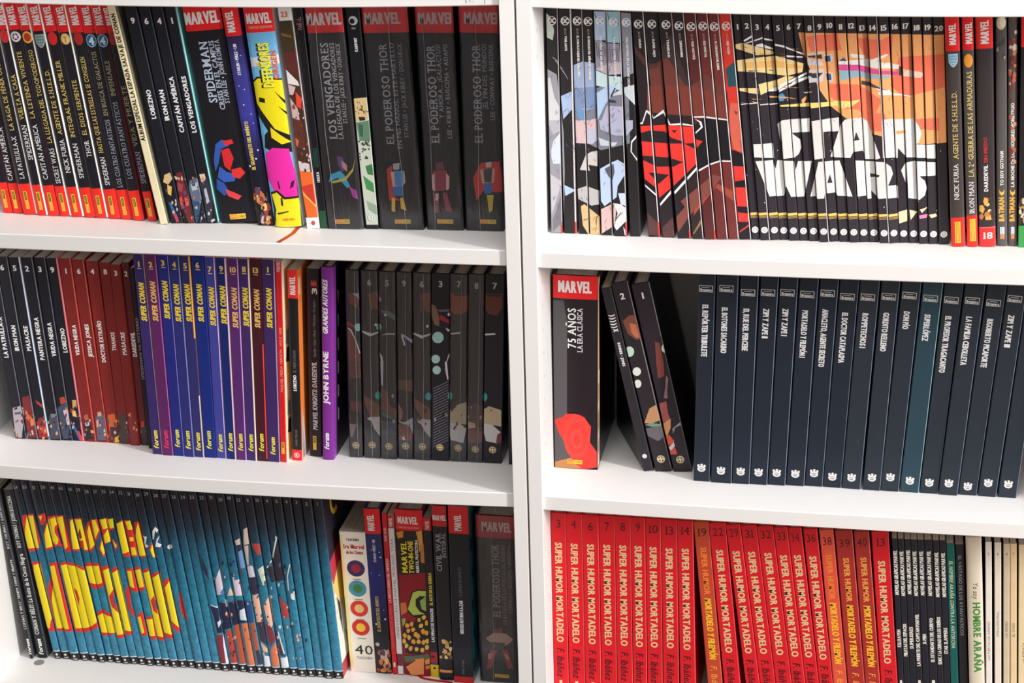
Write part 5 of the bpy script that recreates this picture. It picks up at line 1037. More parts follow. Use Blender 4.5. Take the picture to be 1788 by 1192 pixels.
P7(DA, (156, 172, 204), [(300, 560), (400, 520), (535, 540), (545, 1000), (440, 1030), (310, 1000)]); P7(DA, (126, 146, 184), [(310, 800), (545, 780), (548, 1010), (320, 1010)]); P7(DA, (168, 188, 220), [(175, 880), (290, 830), (300, 1010), (200, 1120)]); P7(DA, (180, 204, 236), [(545, 850), (680, 760), (760, 800), (690, 900), (640, 960), (550, 1150)])
P7(DA, (206, 214, 222), [(690, 880), (830, 790), (945, 760), (950, 980), (835, 860)]); P7(DA, (184, 180, 206), [(580, 1190), (650, 980), (835, 990), (845, 1190)]); P7(DA, (60, 56, 66), [(670, 915), (745, 925), (745, 950), (675, 945)], [(690, 880), (735, 790), (745, 800), (700, 900)]); P7(DA, (110, 150, 190), [(320, 1010), (440, 1030), (440, 1130), (385, 1145), (330, 1060)])
P7(DA, (216, 184, 184), [(325, 1140), (385, 1150), (545, 1110), (550, 1190), (330, 1190)])
for i in range(6): P7(DA, (150, 146, 152), [(90+i*25, 470+i*34), (150+i*20, 520+i*36), (148+i*20, 528+i*36), (88+i*25, 480+i*34)])
P7(DB, (176, 176, 184), [(50, 0), (160, 0), (170, 100), (90, 140), (60, 80)]); P7(DB, (206, 214, 230), [(165, 110), (90, 210), (65, 330), (90, 430), (165, 430), (168, 300)]); P7(DB, (190, 186, 192), [(62, 530), (150, 590), (178, 600), (110, 830), (75, 930)]); P7(DB, (120, 114, 122), [(120, 900), (180, 700), (190, 1000), (90, 1100), (85, 980)])
P7(DB, (216, 186, 188), [(310, 0), (520, 0), (525, 150), (490, 230), (430, 230), (315, 225)]); P7(DB, (190, 190, 210), [(430, 80), (525, 90), (525, 200), (470, 235), (430, 225)]); P7(DB, (180, 182, 204), [(545, 0), (880, 0), (880, 80), (820, 150), (700, 150), (560, 90)]); P7(DB, (200, 206, 216), [(540, 170), (660, 215), (730, 215), (700, 255), (560, 250)])
P7(DB, (206, 200, 196), [(355, 490), (415, 340), (470, 310), (530, 300), (530, 455), (440, 440), (455, 500)]); P7(DB, (190, 208, 236), [(555, 480), (660, 420), (730, 390), (812, 440), (812, 520), (730, 650), (720, 760), (600, 850), (565, 800)]); P7(DB, (90, 92, 112), [(600, 480), (690, 430), (700, 510), (680, 590), (640, 560)]); P7(DB, (176, 196, 230), [(200, 640), (310, 690), (330, 700), (320, 690), (210, 750)])
P7(DB, (190, 186, 186), [(330, 680), (420, 650), (555, 700), (555, 830), (470, 845), (340, 780)]); P7(DB, (216, 182, 130), [(365, 850), (400, 830), (450, 870), (560, 960), (570, 1130), (440, 1130), (385, 1040)]); P7(DB, (222, 184, 180), [(565, 880), (690, 820), (720, 850), (700, 1040), (575, 1120)]); P7(DB, (226, 222, 224), [(690, 820), (760, 830), (830, 880), (830, 980), (720, 1090), (695, 1050), (730, 920)]); P7(DB, (206, 216, 236), [(735, 720), (800, 720), (815, 850), (760, 830)], [(785, 1050), (830, 1130), (800, 1140)])
P7(DB, (110, 84, 66), [(390, 985), (450, 965), (452, 972), (392, 996)], [(510, 1000), (520, 950), (560, 930), (562, 938), (526, 960), (518, 1060)], [(700, 990), (760, 910), (768, 916), (706, 1000)])
# maroon fields and the split red crest
DS = (1100, 180, 4.968)
GM = DCG[6:]
PM = lambda c, *P: [art('R1', p, c, DS, GM) for p in P]
PX = lambda c, *P: [art('R1', p, c, None, DCG[7:]) for p in P]
PX((66, 50, 50), [(1150, 90), (1172, 60), (1200, 140), (1236, 150), (1260, 200), (1160, 200)]); PX((112, 58, 52), [(1132, 118), (1165, 100), (1200, 155), (1235, 130), (1270, 160), (1276, 205), (1160, 200), (1140, 170)]); PX((126, 60, 50), [(1130, 150), (1210, 150), (1270, 170), (1278, 206), (1130, 196)]); PX((84, 50, 48), [(1108, 78), (1116, 90), (1136, 112), (1150, 110), (1148, 118), (1132, 122), (1108, 92)])
PM((92, 58, 56), [(140, 940), (250, 1050), (260, 1150), (160, 1140)], [(280, 1080), (380, 980), (400, 1160), (290, 1165)]); PM((134, 74, 66), [(390, 1000), (720, 620), (800, 640), (500, 1000), (420, 1120)], [(440, 850), (700, 640), (760, 660), (520, 960)]); PM((170, 76, 58), [(550, 980), (740, 730), (900, 850), (890, 760), (760, 700), (560, 920)]); PM((136, 116, 80), [(540, 1140), (625, 990), (628, 1030), (560, 1130)])
PM((28, 26, 32), [(90, 190), (560, 190), (640, 130), (860, 140), (890, 510), (780, 500), (600, 590), (380, 790), (250, 880), (110, 700)]); W_ = (240, 236, 234)
PM(W_, [(85, 170), (105, 165), (140, 58), (190, 85), (205, 125), (290, 55), (350, 180), (445, 172), (545, 190), (545, 200), (455, 190), (340, 192), (290, 85), (205, 135), (145, 78), (110, 182), (88, 184)], [(550, 115), (640, 112), (850, 140), (850, 152), (640, 126), (550, 126)], [(590, 580), (690, 525), (780, 495), (888, 498), (888, 510), (780, 508), (690, 540), (595, 595)], [(125, 700), (242, 800), (238, 815), (125, 715)], [(260, 870), (360, 750), (365, 775), (265, 890)], [(380, 770), (580, 550), (585, 572), (390, 790)], [(62, 270), (70, 285), (20, 340), (15, 420), (75, 500), (75, 520), (5, 420), (10, 330)], [(560, 135), (620, 160), (632, 210), (570, 265), (565, 255), (615, 205), (600, 165)])
PM((240, 58, 52), [(85, 200), (320, 185), (445, 200), (550, 205), (560, 310), (630, 330), (575, 395), (580, 520), (490, 610), (375, 720), (255, 820), (235, 740), (125, 655)]); PM((40, 34, 38), [(85, 260), (180, 235), (300, 245), (360, 300), (450, 330), (455, 350), (340, 350), (95, 330)], [(110, 455), (330, 470), (460, 510), (380, 550), (235, 550), (110, 492)], [(160, 600), (340, 620), (250, 700)], [(470, 350), (570, 345), (570, 400)], [(360, 235), (410, 235), (385, 258)])
PM((222, 104, 84), [(870, 0), (950, 0), (960, 300), (980, 430), (900, 400), (865, 250), (860, 100)]); PM((140, 60, 54), [(880, 240), (950, 320), (978, 430), (960, 330)], [(905, 60), (935, 80), (930, 100), (910, 90)]); PM((28, 26, 30), [(880, 400), (985, 440), (990, 560), (890, 550)], [(910, 680), (1000, 665), (1005, 730), (912, 728)], [(930, 895), (1020, 900), (1020, 955), (935, 945)], [(940, 1030), (1040, 1030), (1045, 1180), (945, 1185)]); PM((240, 62, 56), [(895, 545), (1000, 550), (1005, 665), (905, 665)], [(912, 735), (1018, 730), (1022, 893), (925, 893)], [(935, 955), (1030, 955), (1035, 1025), (940, 1025)], [(950, 1110), (1045, 1040), (1047, 1055), (952, 1122)])
PX((40, 84, 96), [(1268, 120), (1282, 108), (1286, 150), (1272, 152)])
for i, b in enumerate(DCG):
    y = (36, 36.5, 36.5, 37.5, 36.5, 38.5, 39, 42, 42, 43, 45, 46.5, 45.5, 46.5, 45.5)[i]
    wc = (244, 242, 242); bc = b.col if i not in (4, 5, 6) else (150, 176, 206)
    cdisk(b, y, 7.6, wc); cdisk(b, y, 6.5, bc); 
    htxt(b, 'DC', y, 8.4, wc, 1, 0.5, 'B', 'logo', 11.5)
    L_ = (0, 20, 54, 58, 46, 64, 70, 12, 24, 24, 22, 24, 22, 38, 18)[i]
    if L_:
        txt(b, 'LIBRO UNO' if i % 2 else 'LIBRO DOS', y+13, y+24, 3.4, (186, 176, 172), 0.5, 'l', 'subtitle_lettering')
        ttl = ('', 'VIGILANTE', 'EL CONTRATAQUE DEL CABALLERO', 'EL REGRESO DEL SEÑOR DE LA NOCHE', 'LA CAÍDA DE UN HÉROE', 'EL LARGO CAMINO A CASA OTRA VEZ', 'UNA HISTORIA DE LA CIUDAD OSCURA', 'HUSH', 'SUPER HIJO', 'TRINIDAD', 'SUPERHOMBRE', 'RED NOTICE', 'RED MORTAL', 'EL CABALLERO DEL REINO', 'HIJO ROJO')[i]
        txt(b, ttl, y+26, y+26+L_*1.3, 3.8, (240, 236, 232), 0.52, 'B')
# shared picture on the numbered hardbacks: planet, streaks, stars and the two-line title
W1, W2, W3, W4 = (1280, 40, 7.45), (1460, 40, 7.45), (1290, 190, 7.45), (1470, 190, 7.45)
S_ = lambda tf, c, *P: [art('R1', p, c, tf, SW) for p in P]
OR, OD = (255, 172, 110), (248, 122, 92)
S_(None, OR, [(1394, 57), (1700, 62), (1700, 246), (1645, 250), (1610, 252), (1560, 243), (1515, 232), (1475, 205), (1450, 185), (1430, 155), (1414, 120), (1402, 90)])
S_(None, OD, [(1408, 64), (1462, 58), (1470, 88), (1415, 90)], [(1494, 66), (1540, 70), (1560, 60), (1556, 98), (1512, 104)], [(1448, 146), (1500, 148), (1540, 175), (1530, 196), (1470, 188), (1450, 168)], [(1570, 100), (1660, 94), (1660, 150), (1580, 170), (1555, 150)], [(1500, 190), (1545, 200), (1560, 232), (1520, 228)], [(1598, 208), (1640, 206), (1640, 228), (1606, 226)])
CR = (244, 216, 150)
S_(W1, CR, [(20, 280), (130, 260), (520, 370), (530, 410), (300, 420), (25, 330)], [(30, 490), (290, 455), (560, 430), (920, 530), (900, 640), (700, 690), (310, 640), (40, 630)], [(70, 850), (330, 850), (330, 930), (180, 905), (75, 880)], [(330, 800), (560, 745), (690, 690), (800, 700), (560, 850), (360, 940)]); S_(W1, (250, 190, 110), [(160, 520), (560, 490), (900, 560), (890, 600), (560, 580), (170, 590)])
S_(W1, (246, 244, 244), [(130, 230), (260, 150), (262, 180), (150, 245)], [(160, 260), (380, 190), (380, 210), (180, 268)], [(400, 195), (530, 225), (530, 245), (405, 220)], [(540, 270), (670, 300), (800, 355), (920, 400), (920, 420), (670, 325), (545, 295)], [(300, 285), (370, 270), (520, 330), (515, 350), (300, 305)], [(450, 890), (600, 810), (960, 640), (960, 670), (720, 790), (560, 890)], [(600, 870), (850, 730), (990, 690), (990, 720), (860, 770), (600, 900)], [(690, 420), (790, 430), (910, 440), (905, 455), (700, 445)], [(90, 1055), (340, 1035), (345, 1045), (100, 1065)], [(350, 1060), (590, 1045), (590, 1058), (350, 1072)])
S_(W1, (210, 208, 212), [(960, 400), (1170, 380), (1170, 400), (970, 425)], [(965, 460), (1150, 500), (1180, 560), (970, 545)], [(990, 610), (1180, 600), (1180, 640), (990, 650)], [(980, 690), (1180, 640), (1170, 760), (990, 780)], [(1180, 420), (1280, 400), (1300, 440), (1290, 500), (1200, 520)], [(1200, 640), (1300, 650), (1300, 760), (1220, 780)]); S_(W1, (60, 84, 116), [(1190, 440), (1260, 420), (1270, 500), (1200, 510)], [(1210, 660), (1270, 660), (1280, 740), (1220, 750)]); S_(W1, (60, 52, 58), [(975, 430), (1150, 410), (1160, 470), (980, 445)], [(990, 660), (1170, 650), (1100, 720), (990, 690)])
S_(W1, (244, 222, 130), [(610, 1070), (990, 1040), (1490, 1020), (1490, 1060), (1010, 1110), (1010, 1090), (620, 1090)]); S_(W2, (246, 226, 136), [(-40, 1010), (180, 1020), (300, 1000), (300, 1020), (180, 1100), (30, 1110)])
S_(W1, (84, 150, 190), [(580, 950), (640, 910), (680, 960), (650, 1020), (600, 1015)]); S_(W1, (232, 170, 110), [(470, 950), (720, 965), (830, 990), (720, 980), (480, 972)], [(890, 1000), (950, 950), (960, 980), (900, 1080)])
S_(W2, (246, 242, 236), [(30, 500), (290, 480), (420, 470), (570, 510), (820, 545), (810, 600), (560, 590), (30, 540)], [(430, 490), (640, 410), (690, 420), (500, 510)], [(450, 800), (640, 870), (700, 880), (690, 930), (560, 880)], [(540, 900), (680, 900), (860, 930), (980, 955), (980, 965), (860, 945), (560, 940)], [(180, 400), (370, 420), (380, 470), (200, 450)]); S_(W2, (226, 84, 150), [(30, 540), (300, 545), (570, 620), (810, 635), (800, 680), (570, 670), (300, 640), (30, 610)]); S_(W2, (150, 184, 200), [(40, 620), (290, 620), (440, 670), (700, 690), (700, 720), (440, 730), (300, 700), (60, 750)]); S_(W2, (70, 66, 72), [(330, 750), (430, 770), (560, 840), (690, 890), (450, 830), (330, 800)], [(820, 560), (860, 580), (850, 690), (815, 680)]); S_(W2, (240, 206, 186), [(870, 600), (980, 620), (1100, 640), (1150, 670), (1100, 720), (870, 690)]); S_(W2, (60, 90, 130), [(40, 490), (100, 450), (140, 500)])
for i in range(70):
    rn = random.Random(100+i); x, y = rn.uniform(1288, 1650), rn.uniform(150, 400); disk_ok = not (x > 1430 and y < 250)
    if disk_ok: S_(None, (226, 224, 230), ell(x, y, *(2*[rn.choice((0.5, 0.7, 1.0))]), 7))
WH = (233, 229, 226)
S_(W3, WH, [(480, 300), (500, 200), (560, 150), (680, 135), (920, 125), (920, 300), (690, 310), (720, 340), (800, 400), (815, 500), (780, 590), (720, 635), (590, 650), (200, 630), (190, 460), (570, 445), (500, 370)], [(945, 160), (1300, 110), (1310, 290), (1100, 300), (1120, 640), (985, 660)], [(215, 680), (440, 670), (480, 780), (500, 670), (720, 680), (740, 800), (770, 680), (950, 680), (880, 1010), (850, 1140), (680, 1145), (615, 1000), (590, 1130), (400, 1140)], [(1035, 690), (1310, 670), (1370, 840), (1480, 1140), (1290, 1130), (1250, 1090), (1120, 1100), (1110, 1165), (1025, 1170), (1000, 1140), (930, 1140), (1000, 850)])
S_(W3, (56, 50, 54), [(1185, 850), (1220, 965), (1150, 965)])
S_(W4, WH, [(40, 140), (250, 110), (330, 160), (500, 640), (440, 660), (300, 650), (275, 545), (150, 560), (110, 640), (-150, 625), (-15, 200)], [(515, 140), (925, 130), (1000, 220), (1040, 320), (1000, 440), (965, 460), (1080, 470), (1215, 465), (1220, 650), (840, 630), (730, 510), (725, 640), (535, 640)], [(175, 670), (560, 695), (640, 760), (665, 850), (620, 960), (600, 1000), (600, 1160), (480, 1170), (380, 1060), (385, 1165), (330, 1170), (320, 1130), (205, 1140)], [(770, 800), (830, 700), (940, 680), (1220, 700), (1220, 870), (1010, 880), (1080, 940), (1105, 1030), (1080, 1130), (1010, 1185), (870, 1160), (600, 1165), (600, 1000), (860, 1000), (780, 890)])
S_(W4, (56, 50, 54), [(185, 300), (230, 405), (155, 415)], [(365, 840), (490, 860), (480, 890), (370, 890)]); S_(W4, OR, [(705, 290), (830, 280), (830, 320), (710, 330)])
GD = (240, 200, 110)
for i, b in enumerate(SW):
    y = (47, 45, 47.5, 47.5, 49, 47.5, 46, 49, 47, 44.5, 47, 45, 49, 48.5, 49, 46.5, 45.5, 48.5, 48, 50)[i]
    htxt(b, str(i+1), y, 9, (240, 238, 236), 0.8 if i > 8 else 0.42, 0.5, 'B')
    yg = 371+(sb[i]-1312)*0.012
    if i < 15: rect(b, yg, yg+4.5, GD); rect(b, yg+6, yg+7.2, (206, 160, 90)); rect(b, yg+8.4, yg+9.2, (206, 166, 104))
    yl = 401+(sb[i]-1312)*0.026; cdisk(b, yl, 6, (232, 229, 228)); cdisk(b, yl, 3.6, (176, 172, 172)); cdisk(b, yl, 2.2, (226, 222, 222))
S_(None, (246, 214, 176), [(1568, 370), (1584, 366), (1584, 386), (1570, 390)], [(1588, 366), (1602, 370), (1590, 384)], [(1606, 366), (1620, 362), (1610, 372)], [(1622, 375), (1634, 373), (1637, 378), (1626, 381)]); S_(None, (226, 130, 170), [(1605, 376), (1620, 374), (1618, 381), (1606, 382)])

marvel_up(nf, 78, 42, 11, (250, 236, 232), 0.5); shield(nf, 106, 16, 24, (170, 206, 222), (120, 168, 196)); txt(nf, 'NICK FURIA', 349, 286, 8, (236, 230, 228), 0.48, 'ls'); txt(nf, 'AGENTE DE S.H.I.E.L.D.', 278, 160, 8.5, (232, 206, 120), 0.5, 'ls'); yellow_box(nf, 387, 424, 0.48, 10, (206, 150, 40))
marvel_up(im, 76, 40, 10.5, (250, 236, 232), 0.58); cdisk(im, 106, 7.5, (246, 160, 60), 0.5, 'logo', 12); txt(im, 'IRON MAN', 373, 317, 8.5, (240, 234, 232), 0.52, 'ls'); txt(im, 'LA 2ª GUERRA DE LAS ARMADURAS', 309, 125, 8.5, (236, 212, 124), 0.54, 'ls'); yellow_box(im, 382, 421, 0.55, 10, (216, 170, 60))
marvel_up(dd, 76, 36, 13, (252, 238, 234), 0.52); txt(dd, 'DAREDEVIL', 334, 288, 6.5, (240, 234, 234), 0.47, 'B'); txt(dd, 'SIN MIEDO', 284, 240, 6, (196, 54, 50), 0.47, 'B', 'subtitle_lettering'); blobs(dd, 344, 384, [(232, 176, 90), (206, 130, 70), (246, 206, 130), (90, 60, 50)], 14, 41, 0.1, 0.24, 0.15, 0.8); rect(dd, 396, 398, (250, 110, 100)); htxt(dd, '18', 411, 12, (250, 222, 214), 1, 0.52, 's', 'number_lettering', 17)
for b, y0, s, y1, y2 in ((bt1, 386, 'YO SOY GOTHAM', 324, 264), (bt2, 386, 'LA NOCHE DE LOS HOMBRES MONSTRUO', 326, 180)):
    txt(b, 'BATMAN', y0, 345, 9, (250, 186, 80), 0.45, 'B'); txt(b, s, y1, y2, 5.5, (240, 236, 230), 0.5, 'B', 'subtitle_lettering'); rect(b, 396, 409, (246, 246, 246), 0.32, 0.72, 'logo'); rect(b, 410, 417, (240, 140, 80), 0.32, 0.72, 'logo'); txt(b, 'ECC', 408, 397, 4, (120, 150, 170), 0.52, 'B', 'logo'); txt(b, '{', 342, 332, 6, (250, 190, 90), 0.45, 'B')
cdisk(bt1, 40, 8, (232, 212, 170), 0.5, 'cover_print', 12); cdisk(bt1, 38, 5, (250, 244, 230), 0.62, 'cover_print', 10); blobs(bt1, 60, 110, [(70, 64, 70), (170, 160, 150)], 7, 51, 0.1, 0.26)
blobs(bt2, 30, 120, [(96, 50, 50), (226, 206, 190), (206, 130, 100), (140, 60, 54)], 16, 52, 0.2, 0.4); blobs(bt2, 120, 300, [(196, 100, 76), (226, 150, 120), (120, 66, 60)], 16, 53, 0.2, 0.42)
blobs(rg, 345, 392, [(216, 206, 180), (60, 50, 44), (190, 150, 100)], 14, 54, 0.15, 0.35, 0.05, 0.6)

# ---- middle shelf of the other bookcase
htxt(y75, 'MARVEL', 501, 20, (246, 242, 242), 1, 0.49, 'B', 'logo', 57)
for p, c in [([(965, 524), (984, 524), (990, 560), (990, 740), (1000, 778), (1010, 800), (990, 806), (969, 806)], (86, 82, 84)), ([(969, 806), (1000, 798), (1022, 808), (1018, 818), (969, 816)], (190, 130, 80)), ([(968, 733), (982, 728), (988, 722), (1004, 722), (1020, 728), (1032, 745), (1030, 772), (1042, 790), (1042, 816), (1018, 819), (1000, 806), (990, 780), (974, 752)], (226, 56, 48)), (ell(1007, 762, 23, 39, 26), (238, 66, 56))]: art('R2', p, c, None, [y75])
for q in (0.75, 0.5, 0.25): art('R2', ell(1007, 762+8*(1-q), 23*q, 37*q, 24), ((220, 54, 48), (238, 68, 58), (224, 56, 50))[int(q*4)-1], None, [y75])
txt(y75, '75 AÑOS', 608, 538, 14, (236, 234, 236), 0.42, 's'); txt(y75, 'LA ERA CLÁSICA', 615, 538, 9, (214, 212, 216), 0.60, 's', 'subtitle_lettering'); flat_box(y75, 806, 0.48, 27, 7)
[txt(lean, ')', 549+5*i, 552+5*i, 8, (240, 238, 240), 0.5, 'B', 'logo') for i in range(5)]; txt(lean, 'X', 574, 579, 8, (240, 238, 240), 0.5, 'B', 'logo'); txt(lean, 'BANNER • JONES', 598, 639, 4.6, (236, 234, 238), 0.5, 'B'); cdisk(lean, 796, 4.3, (222, 218, 222), 0.45)
htxt(l2, '2', 517, 11, (240, 236, 240), 0.25, 0.5, 'B'); htxt(l1, '1', 516, 11, (240, 236, 240), 0.12, 0.5, 'B')
LA, LB, LC = (1040, 480, 9.933), (1040, 590, 9.933), (1040, 700, 9.167)
LL = [l2, l1]
for tf, c, P in [(LA, (128, 74, 60), [(470, 800), (580, 700), (690, 690), (790, 1110), (700, 1120), (560, 1020)]), (LA, (196, 116, 80), [(590, 830), (700, 860), (760, 1080), (700, 1090), (620, 1000)]), (LB, (196, 222, 206), ell(590, 235, 78, 90, 22)), (LB, (226, 230, 222), ell(715, 580, 72, 74, 22)), (LB, (226, 230, 222), ell(732, 792, 62, 72, 22)), (LB, (214, 232, 222), ell(1205, 175, 62, 80, 22)), (LB, (132, 66, 58), [(1030, 60), (1110, 90), (1180, 430), (1190, 660), (1080, 700), (1050, 400)]), (LB, (150, 110, 120), [(1220, 640), (1260, 700), (1240, 900), (1250, 1050), (1180, 1040), (1210, 850)]), (LC, (190, 140, 100), [(780, 350), (860, 120), (960, 60), (1040, 300), (900, 360)]), (LC, (110, 150, 120), [(785, 380), (900, 350), (1050, 370), (1055, 400), (900, 410)]), (LC, (104, 98, 104), [(800, 440), (1050, 390), (1110, 560), (1000, 640), (840, 560)]), (LC, (176, 92, 88), [(1020, 40), (1130, 0), (1160, 200), (1200, 300), (1080, 350)]), (LC, (226, 160, 110), [(1080, 360), (1200, 280), (1200, 430), (1150, 550), (1110, 540)]), (LC, (226, 90, 62), [(1110, 560), (1180, 540), (1260, 640), (1160, 720)]), (LC, (226, 206, 206), [(1170, 740), (1250, 650), (1270, 720), (1200, 800)]), (LC, (220, 80, 72), [(1190, 800), (1270, 740), (1310, 850), (1200, 855)]), (LC, (150, 146, 156), [(1230, 440), (1360, 330), (1375, 380), (1280, 420), (1240, 520)])]: art('R2', P, c, tf, LL)
for b, y in ((l2, 801), (l1, 802)):
    cdisk(b, y, 7.2, (226, 206, 160)); cdisk(b, y, 5.9, (110, 90, 64)); cdisk(b, y, 5, (232, 214, 170))
    for a in range(4): cdisk(b, y+3.1*math.sin(a*1.57+.8), 1.4, (60, 50, 40), 0.5+3.1*math.cos(a*1.57+.8)*cm_per_px(b)/b.w)
NT = [('EL REPÓRTER TRIBULETE', 532, 622), ('EL BOTONES SACARINO', 537, 616), ('13, RUE DEL PERCEBE', 539, 612), ('ZIPI Y ZAPE II', 539, 590), ('ZIPI Y ZAPE I', 539, 586), ('MORTADELO Y FILEMÓN I', 542, 624), ('ANACLETO, AGENTE SECRETO', 540, 640), ('EL DOCTOR CATAPLASMA', 546, 633), ('ROMPETECHOS I', 547, 607), ('GORDITO RELLENO', 546, 613), ('DON PÍO', 544, 574), ('SUPERLÓPEZ', 549, 595), ('EL PROFESOR TRAGACANTO', 552, 650), ('LA FAMILIA CEBOLLETA', 553, 637), ('RIGOBERTO PICAPORTE', 557, 641), ('ZIPI Y ZAPE III', 550, 606)]
NE = [817, 822, 823.5, 825, 826, 827.5, 826.5, 832.5, 834, 834, 833.5, 839.5, 843, 844, 849.5, 843.5, 846]
for i, b in enumerate(NAV):
    if i < 16:
        s, y0, y1 = NT[i]; txt(b, s, y0, y1, 9.6, (228, 226, 226), 0.40 if i else 0.44, 'B')
        yy = y0-28 if i != 1 else 504; k = cm_per_px(b)/b.w*12; cx = 0.45
        frame(b, yy-5.8, yy+5.8, (206, 204, 204), cx-k, cx+k, 1.1); rect(b, yy-2.6, yy-1.6, (196, 194, 194), cx-k*.6, cx+k*.5, 'logo')
        txt_ = 'Bruguera'; htxt(b, txt_, yy+1.6, 4.6, (222, 220, 220), 1, cx, 'B', 'logo', 19)
    y = NE[i]; fx = 0.47
    k = cm_per_px(b); v = v_at(b, y, fx); u = (fx-0.5)*b.w; WC = (232, 229, 227)
    for dx, dy in ((-5.4, 5.6), (0, 7), (5.4, 5.6)): lay(b, [(u+(dx-1.9)*k, v+(dy-3)*k), (u+(dx+1.9)*k, v+(dy-3)*k), (u+(dx+1.9)*k, v+(dy+1.6)*k), (u+(dx-1.9)*k, v+(dy+1.6)*k)], WC, 'logo')
    lay(b, ell(u, v-1.2*k, 7.2*k, 5.8*k, 20), WC, 'logo'); lay(b, [(u-4.6*k, v-.2*k), (u, v+1.2*k), (u+4.6*k, v-.2*k), (u+4.6*k, v-.9*k), (u, v+.4*k), (u-4.6*k, v-.9*k)], b.col, 'logo'); lay(b, ell(u, v-3*k, 3.6*k, 1.3*k), (150, 148, 150), 'logo')

# ---- red hardbacks
RY = [(947, 1120), (949, 1122), (950, 1124), (951, 1126), (952, 1127), (953, 1129), (955, 1130), (957, 1131), (958, 1134), (955, 1038), (960, 1139), (962, 1140), (963, 1141), (965, 1143), (969, 1146), (969, 1147), (971, 1151), (968, 1046), (974, 1050), (973, 1051), (979, 1158)]
for i, b in enumerate(RH):
    n = rn_[i]; y0, y1 = RY[i]; yn = (914, 915, 919, 919, 919.5, 920, 923.5, 926, 926, 929, 928.5, 930, 931.5, 933, 936, 938, 939, 944.5, 948, 946.5, 946.5)[i]
    htxt(b, n, yn, 15, (66, 12, 18), 0.62 if len(n) > 1 else 0.3, 0.5, 'ls')
    if n in ('19', '38', '39', '40'):
        txt(b, 'SUPER HUMOR', y0, y1, 9.5, (240, 130, 50) if n in ('19', '38') else (236, 160, 70), 0.5, 'B', 'subtitle_lettering'); txt(b, 'MORTADELO Y FILEMÓN', y1+6, y1+113, 11, (252, 190, 44), 0.5, 'Bi'); txt(b, 'F. Ibáñez', y1+124, y1+175, 11, (246, 170, 60), 0.5, 'li', 'logo')
    else:
        txt(b, 'SUPER HUMOR MORTADELO', y0, y1, 11.5, (226, 196, 146), 0.48, 'B'); txt(b, 'F. Ibáñez', y1+11, y1+62, 12.5, (84, 4, 18), 0.48, 'i', 'logo'); rect(b, y1+67, y1+90, (246, 214, 160), 0.38, 0.56, 'logo')
GT = ['KILLRAVEN', 'PIRATAS DEL ESPACIO', 'SUPERSERES', 'LA MUERTE DEL CAPITÁN MARVEL', 'X-MEN', 'EL ESTANDARTE DEL CUERVO', 'ELRIC / LA CIUDAD DE LOS SUEÑOS', 'STAR SLAMMERS']
GY = [(1129, 1099, 1038, 961), (1145, 1089, 1040, 962), (1132, 1094, 1037, 960), (1162, 1072, 1040, 962), (1124, 1107, 1039, 962), (1155, 1079, 1040, 962), (1159, 1077, 1042, 964), (1141, 1096, 1042, 965)]
for b, s, q in zip(GN, GT, GY):
    txt(b, 'NOVELAS GRÁFICAS MARVEL', q[2], q[3], 6, (240, 236, 224), 0.5, 'Bi', 'subtitle_lettering'); txt(b, s, q[0], q[1], 5.8, (236, 232, 222), 0.5, 'B')
for i in (0, 3, 5): rect(GN[i], 1187, 1196, (230, 226, 220), 0.3, 0.7, 'logo')
txt(tea, 'EL HOMBRE ARAÑA CONTRA LA ANTORCHA', 979, 1131, 6, (176, 190, 160), 0.5, 'Bi'); txt(vas, 'EL VÁSTAGO DE LOS 4 FANTÁSTICOS', 970, 1109, 5.5, (150, 148, 152), 0.5, 'l')
txt(ara, 'Yo soy', 1018, 1046, 9, (40, 36, 34), 0.55, 'li', 'subtitle_lettering'); txt(ara, 'HOMBRE ARAÑA', 1052, 1173, 12, (70, 140, 62), 0.58, 'B')
for b, n, s, y0, y1 in zip(crm, '5687 ', ('LAS PUERTAS DEL INFIERNO', 'OPERACIÓN FINAL', 'LA ORDEN', 'EL CASO', 'LA AMENAZA'), (1152, 1112, 1112, 1111, 1156), (1085, 1067, 1085, 1087, 1122)):
    if n != ' ': htxt(b, n, 967, 5, (120, 104, 90), 0.35, 0.5, 'l')
    txt(b, s, y0, y1, 4, (110, 96, 86), 0.5, 'l')

# pale folds along the right edge of some spines, where the cover's own print turns the corner
def fold(b, col, px=2.2, y0=-60, y1=2000):
    f = px*cm_per_px(b)/b.w
    va, vb = min(b.H-0.02, v_at(b, y0)), max(0.02, v_at(b, y1))
    lay(b, [((0.5-f)*b.w, vb), (0.5*b.w, vb), (0.5*b.w, va), ((0.5-f)*b.w, va)], col)
for i, w_ in ((2, 1.6), (3, 2.4), (5, 2.6), (6, 2.8), (8, 2.6)): fold(A[i], (240, 228, 220), w_)
for i, c, w_ in ((0, (206, 190, 190), 1), (1, (160, 84, 150), 1.2), (2, (120, 118, 200), 1.2), (3, (120, 124, 180), 1), (6, (206, 180, 232), 1.6), (8, (190, 140, 206), 1.6), (11, (176, 140, 180), 1)): fold(SCB[i], c, w_)
fold(SCB[4], (236, 164, 80), 2.6, 440, 590); fold(SCB[4], (190, 180, 170), 2.2, 690, 800); fold(SCB[7], (238, 186, 206), 2.8); fold(SCB[9], (246, 206, 190), 2.4); fold(SCB[10], (226, 60, 66), 2.4, 600, 800)
fold(K6[2], (204, 214, 230), 2); fold(K6[1], (120, 124, 136), 1); fold(K6[0], (110, 112, 124), 1); fold(K6[3], (120, 122, 132), 1); fold(K6[4], (100, 102, 112), 1); fold(K6[5], (226, 120, 126), 2.6); fold(R6[0], (190, 76, 66), 2); fold(R6[1], (176, 70, 60), 1.6)
